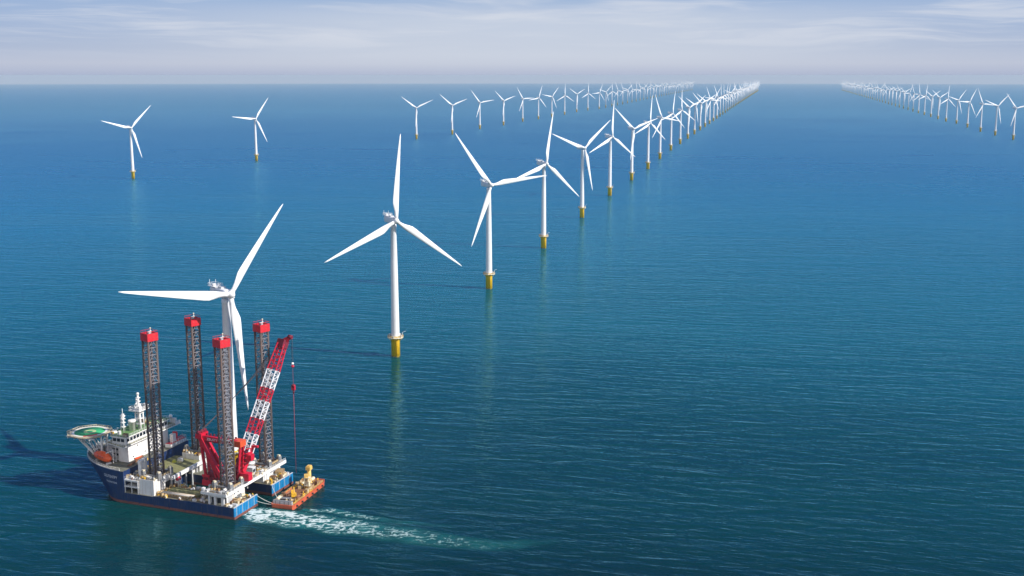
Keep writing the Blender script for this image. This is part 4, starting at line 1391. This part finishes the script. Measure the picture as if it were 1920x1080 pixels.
for x in (11.4, 15.4, 19.3): m.box((x, -1.3, 2.26), (x+.25, 3.5, 2.65), 'barge_deck')
m.build('hatch', bg_)


def on_barge(o, x, y, rz=0.0, z=1.66):
    ca, sa = math.cos(BANG), math.sin(BANG)
    o.location = (BO.x+x*ca-y*sa, BO.y+x*sa+y*ca, z); o.rotation_euler = (0, 0, BANG+rz); return o


m = empty('pedestal_crane'); on_barge(m, 26.8, .2); tag(m, 'tall yellow pedestal with square head standing on the far end of the barge', 'crane')
MB().lathe([(1.5, 0), (1.5, .5), (1.15, .9), (.95, 3), (.85, 6.6)], 'barge_yellow', 14).build('column', m)
MB().cbox((0, 0, 6.6), (2.5, 2.1, 1.5), 'barge_yellow').cbox((.2, 0, 8.1), (2.0, 1.6, .35), 'barge_yellow').build('crane_head', m)
m = empty('deck_tower'); on_barge(m, 20.2, -2.2); tag(m, 'cream tower of machinery standing amidships on the barge', 'machinery')
t_ = MB()
for x, y in ((-1, -1), (1, -1), (1, 1), (-1, 1)): t_.tube((x, y, 0), (x, y, 5.6), .18, 'cream', 6)
for z in (1.8, 3.6, 5.4): t_.box((-1.2, -1.2, z), (1.2, 1.2, z+.2), 'cream')
t_.build('frame', m)
MB().cbox((0, 0, .1), (1.6, 1.6, 1.5), 'barge_yellow').cbox((0, 0, 2.0), (1.4, 1.5, 1.4), 'cream').cbox((-.2, .2, 3.8), (1.2, 1.2, 1.4), 'tan').cbox((.1, .6, 5.6), (2.4, 1.8, 1.1), 'barge_yellow', .4).build('machine', m)
m = empty('excavator'); on_barge(m, 9.2, -.9, R(30)); tag(m, 'bright yellow digger at the near end of the barge', 'excavator')
MB().box((-1.5, -1.3, 0), (1.5, -.7, .8), 'dark').box((-1.5, .7, 0), (1.5, 1.3, .8), 'dark').build('track', m)
MB().cbox((0, 0, .8), (2.6, 2.2, 1.2), 'yellow').cbox((-.9, .1, 2.0), (.9, 1.8, .5), 'yellow').build('body', m)
t_ = MB().cbox((.5, .6, 2.0), (1.3, 1.0, 1.3), 'yellow'); t_.box((1.16, .2, 2.3), (1.18, 1.0, 3.1), 'glass'); t_.build('cab', m)
MB().bar((1.0, -.3, 1.9), (2.9, -.3, 3.8), .35, .45, 'yellow').bar((2.9, -.3, 3.8), (4.0, -.3, 2.0), .3, .35, 'yellow').cbox((4.0, -.3, 1.2), (.7, .9, .8), 'steel').build('arm', m)
m = MB().box((-2.2, -1.0, 0), (2.2, 1.0, .9), 'dark').box((-2.2, -1.0, .9), (2.2, 1.0, 1.0), 'steel')
o = m.build('dark_skid'); on_barge(o, 5.8, 1.3, R(95)); tag(o, 'low black skid box beside the yellow digger on the barge', 'skid')
m = MB().box((-.5, -4.3, 0), (.5, 4.3, 1.5), 'pale_grey').box((-.6, -4.4, 1.5), (.6, 4.4, 1.62), 'steel')
for y in (-3, -1, 1, 3): m.box((-.62, y, 0), (-.5, y+.3, 1.5), 'steel')
o = m.build('bow_ramp'); on_barge(o, 1.2, .2); tag(o, 'grey folded ramp across the near end of the barge', 'ramp')
rb = random.Random(8)
bspots = []
BK = [('equipment_box', 'cream'), ('equipment_box', 'tan'), ('pump_skid', 'yellow'), ('pump_skid', 'cream'), ('storage_tank', 'cream'), ('winch', 'tan'), ('bollard', 'yellow')]
tries = 0
bk = [(26.8, .2, 2.2), (20.2, -2.2, 2.2), (9.2, -.9, 3.2), (5.8, 1.3, 2.4), (15.4, 1.2, 4.4), (1.2, 0, 2.0), (1.2, 3.6, 1.6), (1.2, -3.6, 1.6)]
while len(bspots) < 24 and tries < 4000:
    tries += 1
    x, y = rb.uniform(3, 31), rb.uniform(-4.3, 4.3)
    if any((x-a)**2+(y-b_)**2 < c*c for a, b_, c in bk) or any((x-a)**2+(y-b_)**2 < 1.9**2 for a, b_, _ in bspots): continue
    bspots.append((x, y, rb.choice(BK)))
by = {}
for x, y, k in bspots: by.setdefault(k, []).append((x, y))
for k, lst in by.items():
    lst.sort()
    for i, (x, y) in enumerate(lst):
        o = bpy.data.objects.new(k[0], rb.choice(VAR[k])); COL.objects.link(o); on_barge(o, x, y, rb.choice((0, R(90), .4)))
        what = '%s %s' % (CN[k[1]], NN[k[0]])
        lab = 'small %s on the barge deck, the only one there' % what if len(lst) == 1 else 'small %s on the barge deck, %s from the ramp end' % (what, ORD[i])
        tag(o, lab, NN[k[0]].split()[-1], 'gear on the barge deck')
# mooring lines from stern to barge
for (a, b_, lab) in ((W(0.2, 17.0, 4.6), W(-7.2, 17.6, 1.8), 'pale line from the near stern corner to the barge'),
                     (W(0.2, 16.0, 2.6), W(-8.2, 17.0, 1.6), 'lower pale line from the near stern to the barge'),
                     (W(0.2, 29.0, 4.6), W(-6.8, 22.5, 1.8), 'pale line from the far hull to the barge')):
    m = MB(); prev = a
    for k in range(1, 9):
        t = k/8; q = a.lerp(b_, t); q.z -= 1.2*4*t*(1-t)*.3
        m.tube(prev, q, .12, 'rope', 5, cap=False); prev = q
    tag(m.build('mooring_line'), lab, 'rope', 'lines between ship and barge')


# ================================================================== foam behind the stern
def foam_material():
    m = bpy.data.materials.new("foam"); m.use_nodes = True
    h = G(m.node_tree); b = m.node_tree.nodes['Principled BSDF']
    at = h.n('ShaderNodeAttribute'); at.attribute_name = 'cover'
    geo = h.n('ShaderNodeNewGeometry')
    ar = h.n('ShaderNodeAttribute'); ar.attribute_name = 'aerated'
    nz = h.noise(geo.outputs['Position'], 1.3, 6, 0.66, 1.0)
    d = h.math('ADD', at.outputs['Fac'], h.math('MULTIPLY', h.math('SUBTRACT', nz, 0.5), 0.85))
    c = h.mix(h.maprange(d, 0.36, 0.92, 0, 1), (0.010, 0.20, 0.205), (0.64, 0.74, 0.72))
    h.l(c, b.inputs['Base Color'])
    b.inputs['Roughness'].default_value = 0.7
    h.l(h.math('MAXIMUM', h.maprange(d, 0.14, 0.85, 0.0, 0.92, True), h.math('MULTIPLY', h.math('POWER', ar.outputs['Fac'], 1.4), h.maprange(h.noise(geo.outputs['Position'], 0.11, 4, 0.6, 0.5), 0.3, 0.7, 0.25, 0.72))), b.inputs['Alpha'])
    return m


def build_foam():
    # centre line on the water, half width, strength
    A = [(-110, 455.5, 4.5, 1.3), (-104, 452.5, 6.6, 1.3), (-88, 446.5, 8.4, 1.2), (-69.4, 440.0, 8.4, 1.04), (-55.7, 435.0, 7.8, .9), (-42.5, 430.8, 7.4, .84), (-27, 426, 6.4, .72), (-12, 420.6, 5.0, .60), (4, 421, 3.8, .50), (18, 425, 1.6, .2)]
    B_ = [(-88, 458.5, 1.6, .85), (-76, 456.5, 2.6, .9), (-60, 449.5, 2.6, .8), (-44, 443.5, 2.0, .5), (-28, 439.5, 1.5, .35), (-20, 438, 1.0, .1)]
    segs = [(p, q) for L in (A, B_) for p, q in zip(L[:-1], L[1:])]
    st = .45
    x0, x1, y0, y1 = -114, 22, 408, 466
    nx, ny = int((x1-x0)/st), int((y1-y0)/st)
    val = {}
    for i in range(nx):
        for j in range(ny):
            x, y = x0+i*st, y0+j*st
            best = 0
            wx = x+2.5*noise.noise(Vector((x*.09, y*.09, 2)))
            wy = y+2.5*noise.noise(Vector((x*.09, y*.09, 9)))
            for (ax_, ay, aw, as_), (bx, by_, bw_, bs) in segs:
                dx, dy = bx-ax_, by_-ay; L2 = dx*dx+dy*dy
                t = ((wx-ax_)*dx+(wy-ay)*dy)/L2
                if t < -.05 or t > 1.05: continue
                t = min(1, max(0, t))
                dd = math.hypot(wx-ax_-t*dx, wy-ay-t*dy)/(aw+(bw_-aw)*t)
                if dd < 1.25: best = max(best, (as_+(bs-as_)*t)*(1-(dd/1.25)**3.5))
            if best <= 0: continue
            # stringy turbulence
            q = Vector((x*.26+.7*noise.noise(Vector((x*.25, y*.25, 5))), y*.40, 1.5))
            rg_ = 1-abs(noise.fractal(q, .9, 2.1, 5))*2.4
            c = best*(.27+.76*max(0, rg_)) - .10
            if best > .04: val[(i, j)] = (max(0, c), best)
    vid, vs, fs, at, ae = {}, [], [], [], []
    def gv(i, j):
        if (i, j) not in vid:
            x, y = x0+i*st, y0+j*st
            vid[(i, j)] = len(vs); c, e = val.get((i, j), (0.0, 0.0)); ae.append(min(1, e))
            vs.append((x, y, drop(x, y)+.05+.25*c)); at.append(c)
        return vid[(i, j)]
    for (i, j) in val:
        fs.append((gv(i, j), gv(i+1, j), gv(i+1, j+1), gv(i, j+1)))
    me = bpy.data.meshes.new('wake_foam'); me.from_pydata(vs, [], fs)
    a = me.attributes.new('cover', 'FLOAT', 'POINT'); a.data.foreach_set('value', at)
    a = me.attributes.new('aerated', 'FLOAT', 'POINT'); a.data.foreach_set('value', ae)
    me.polygons.foreach_set('use_smooth', [True]*len(fs)); me.update()
    me.materials.append(foam_material())
    o = bpy.data.objects.new('wake_foam', me); COL.objects.link(o)
    tag(o, 'white churned foam trailing on the water behind the stern', None, None, 'stuff')


build_foam()
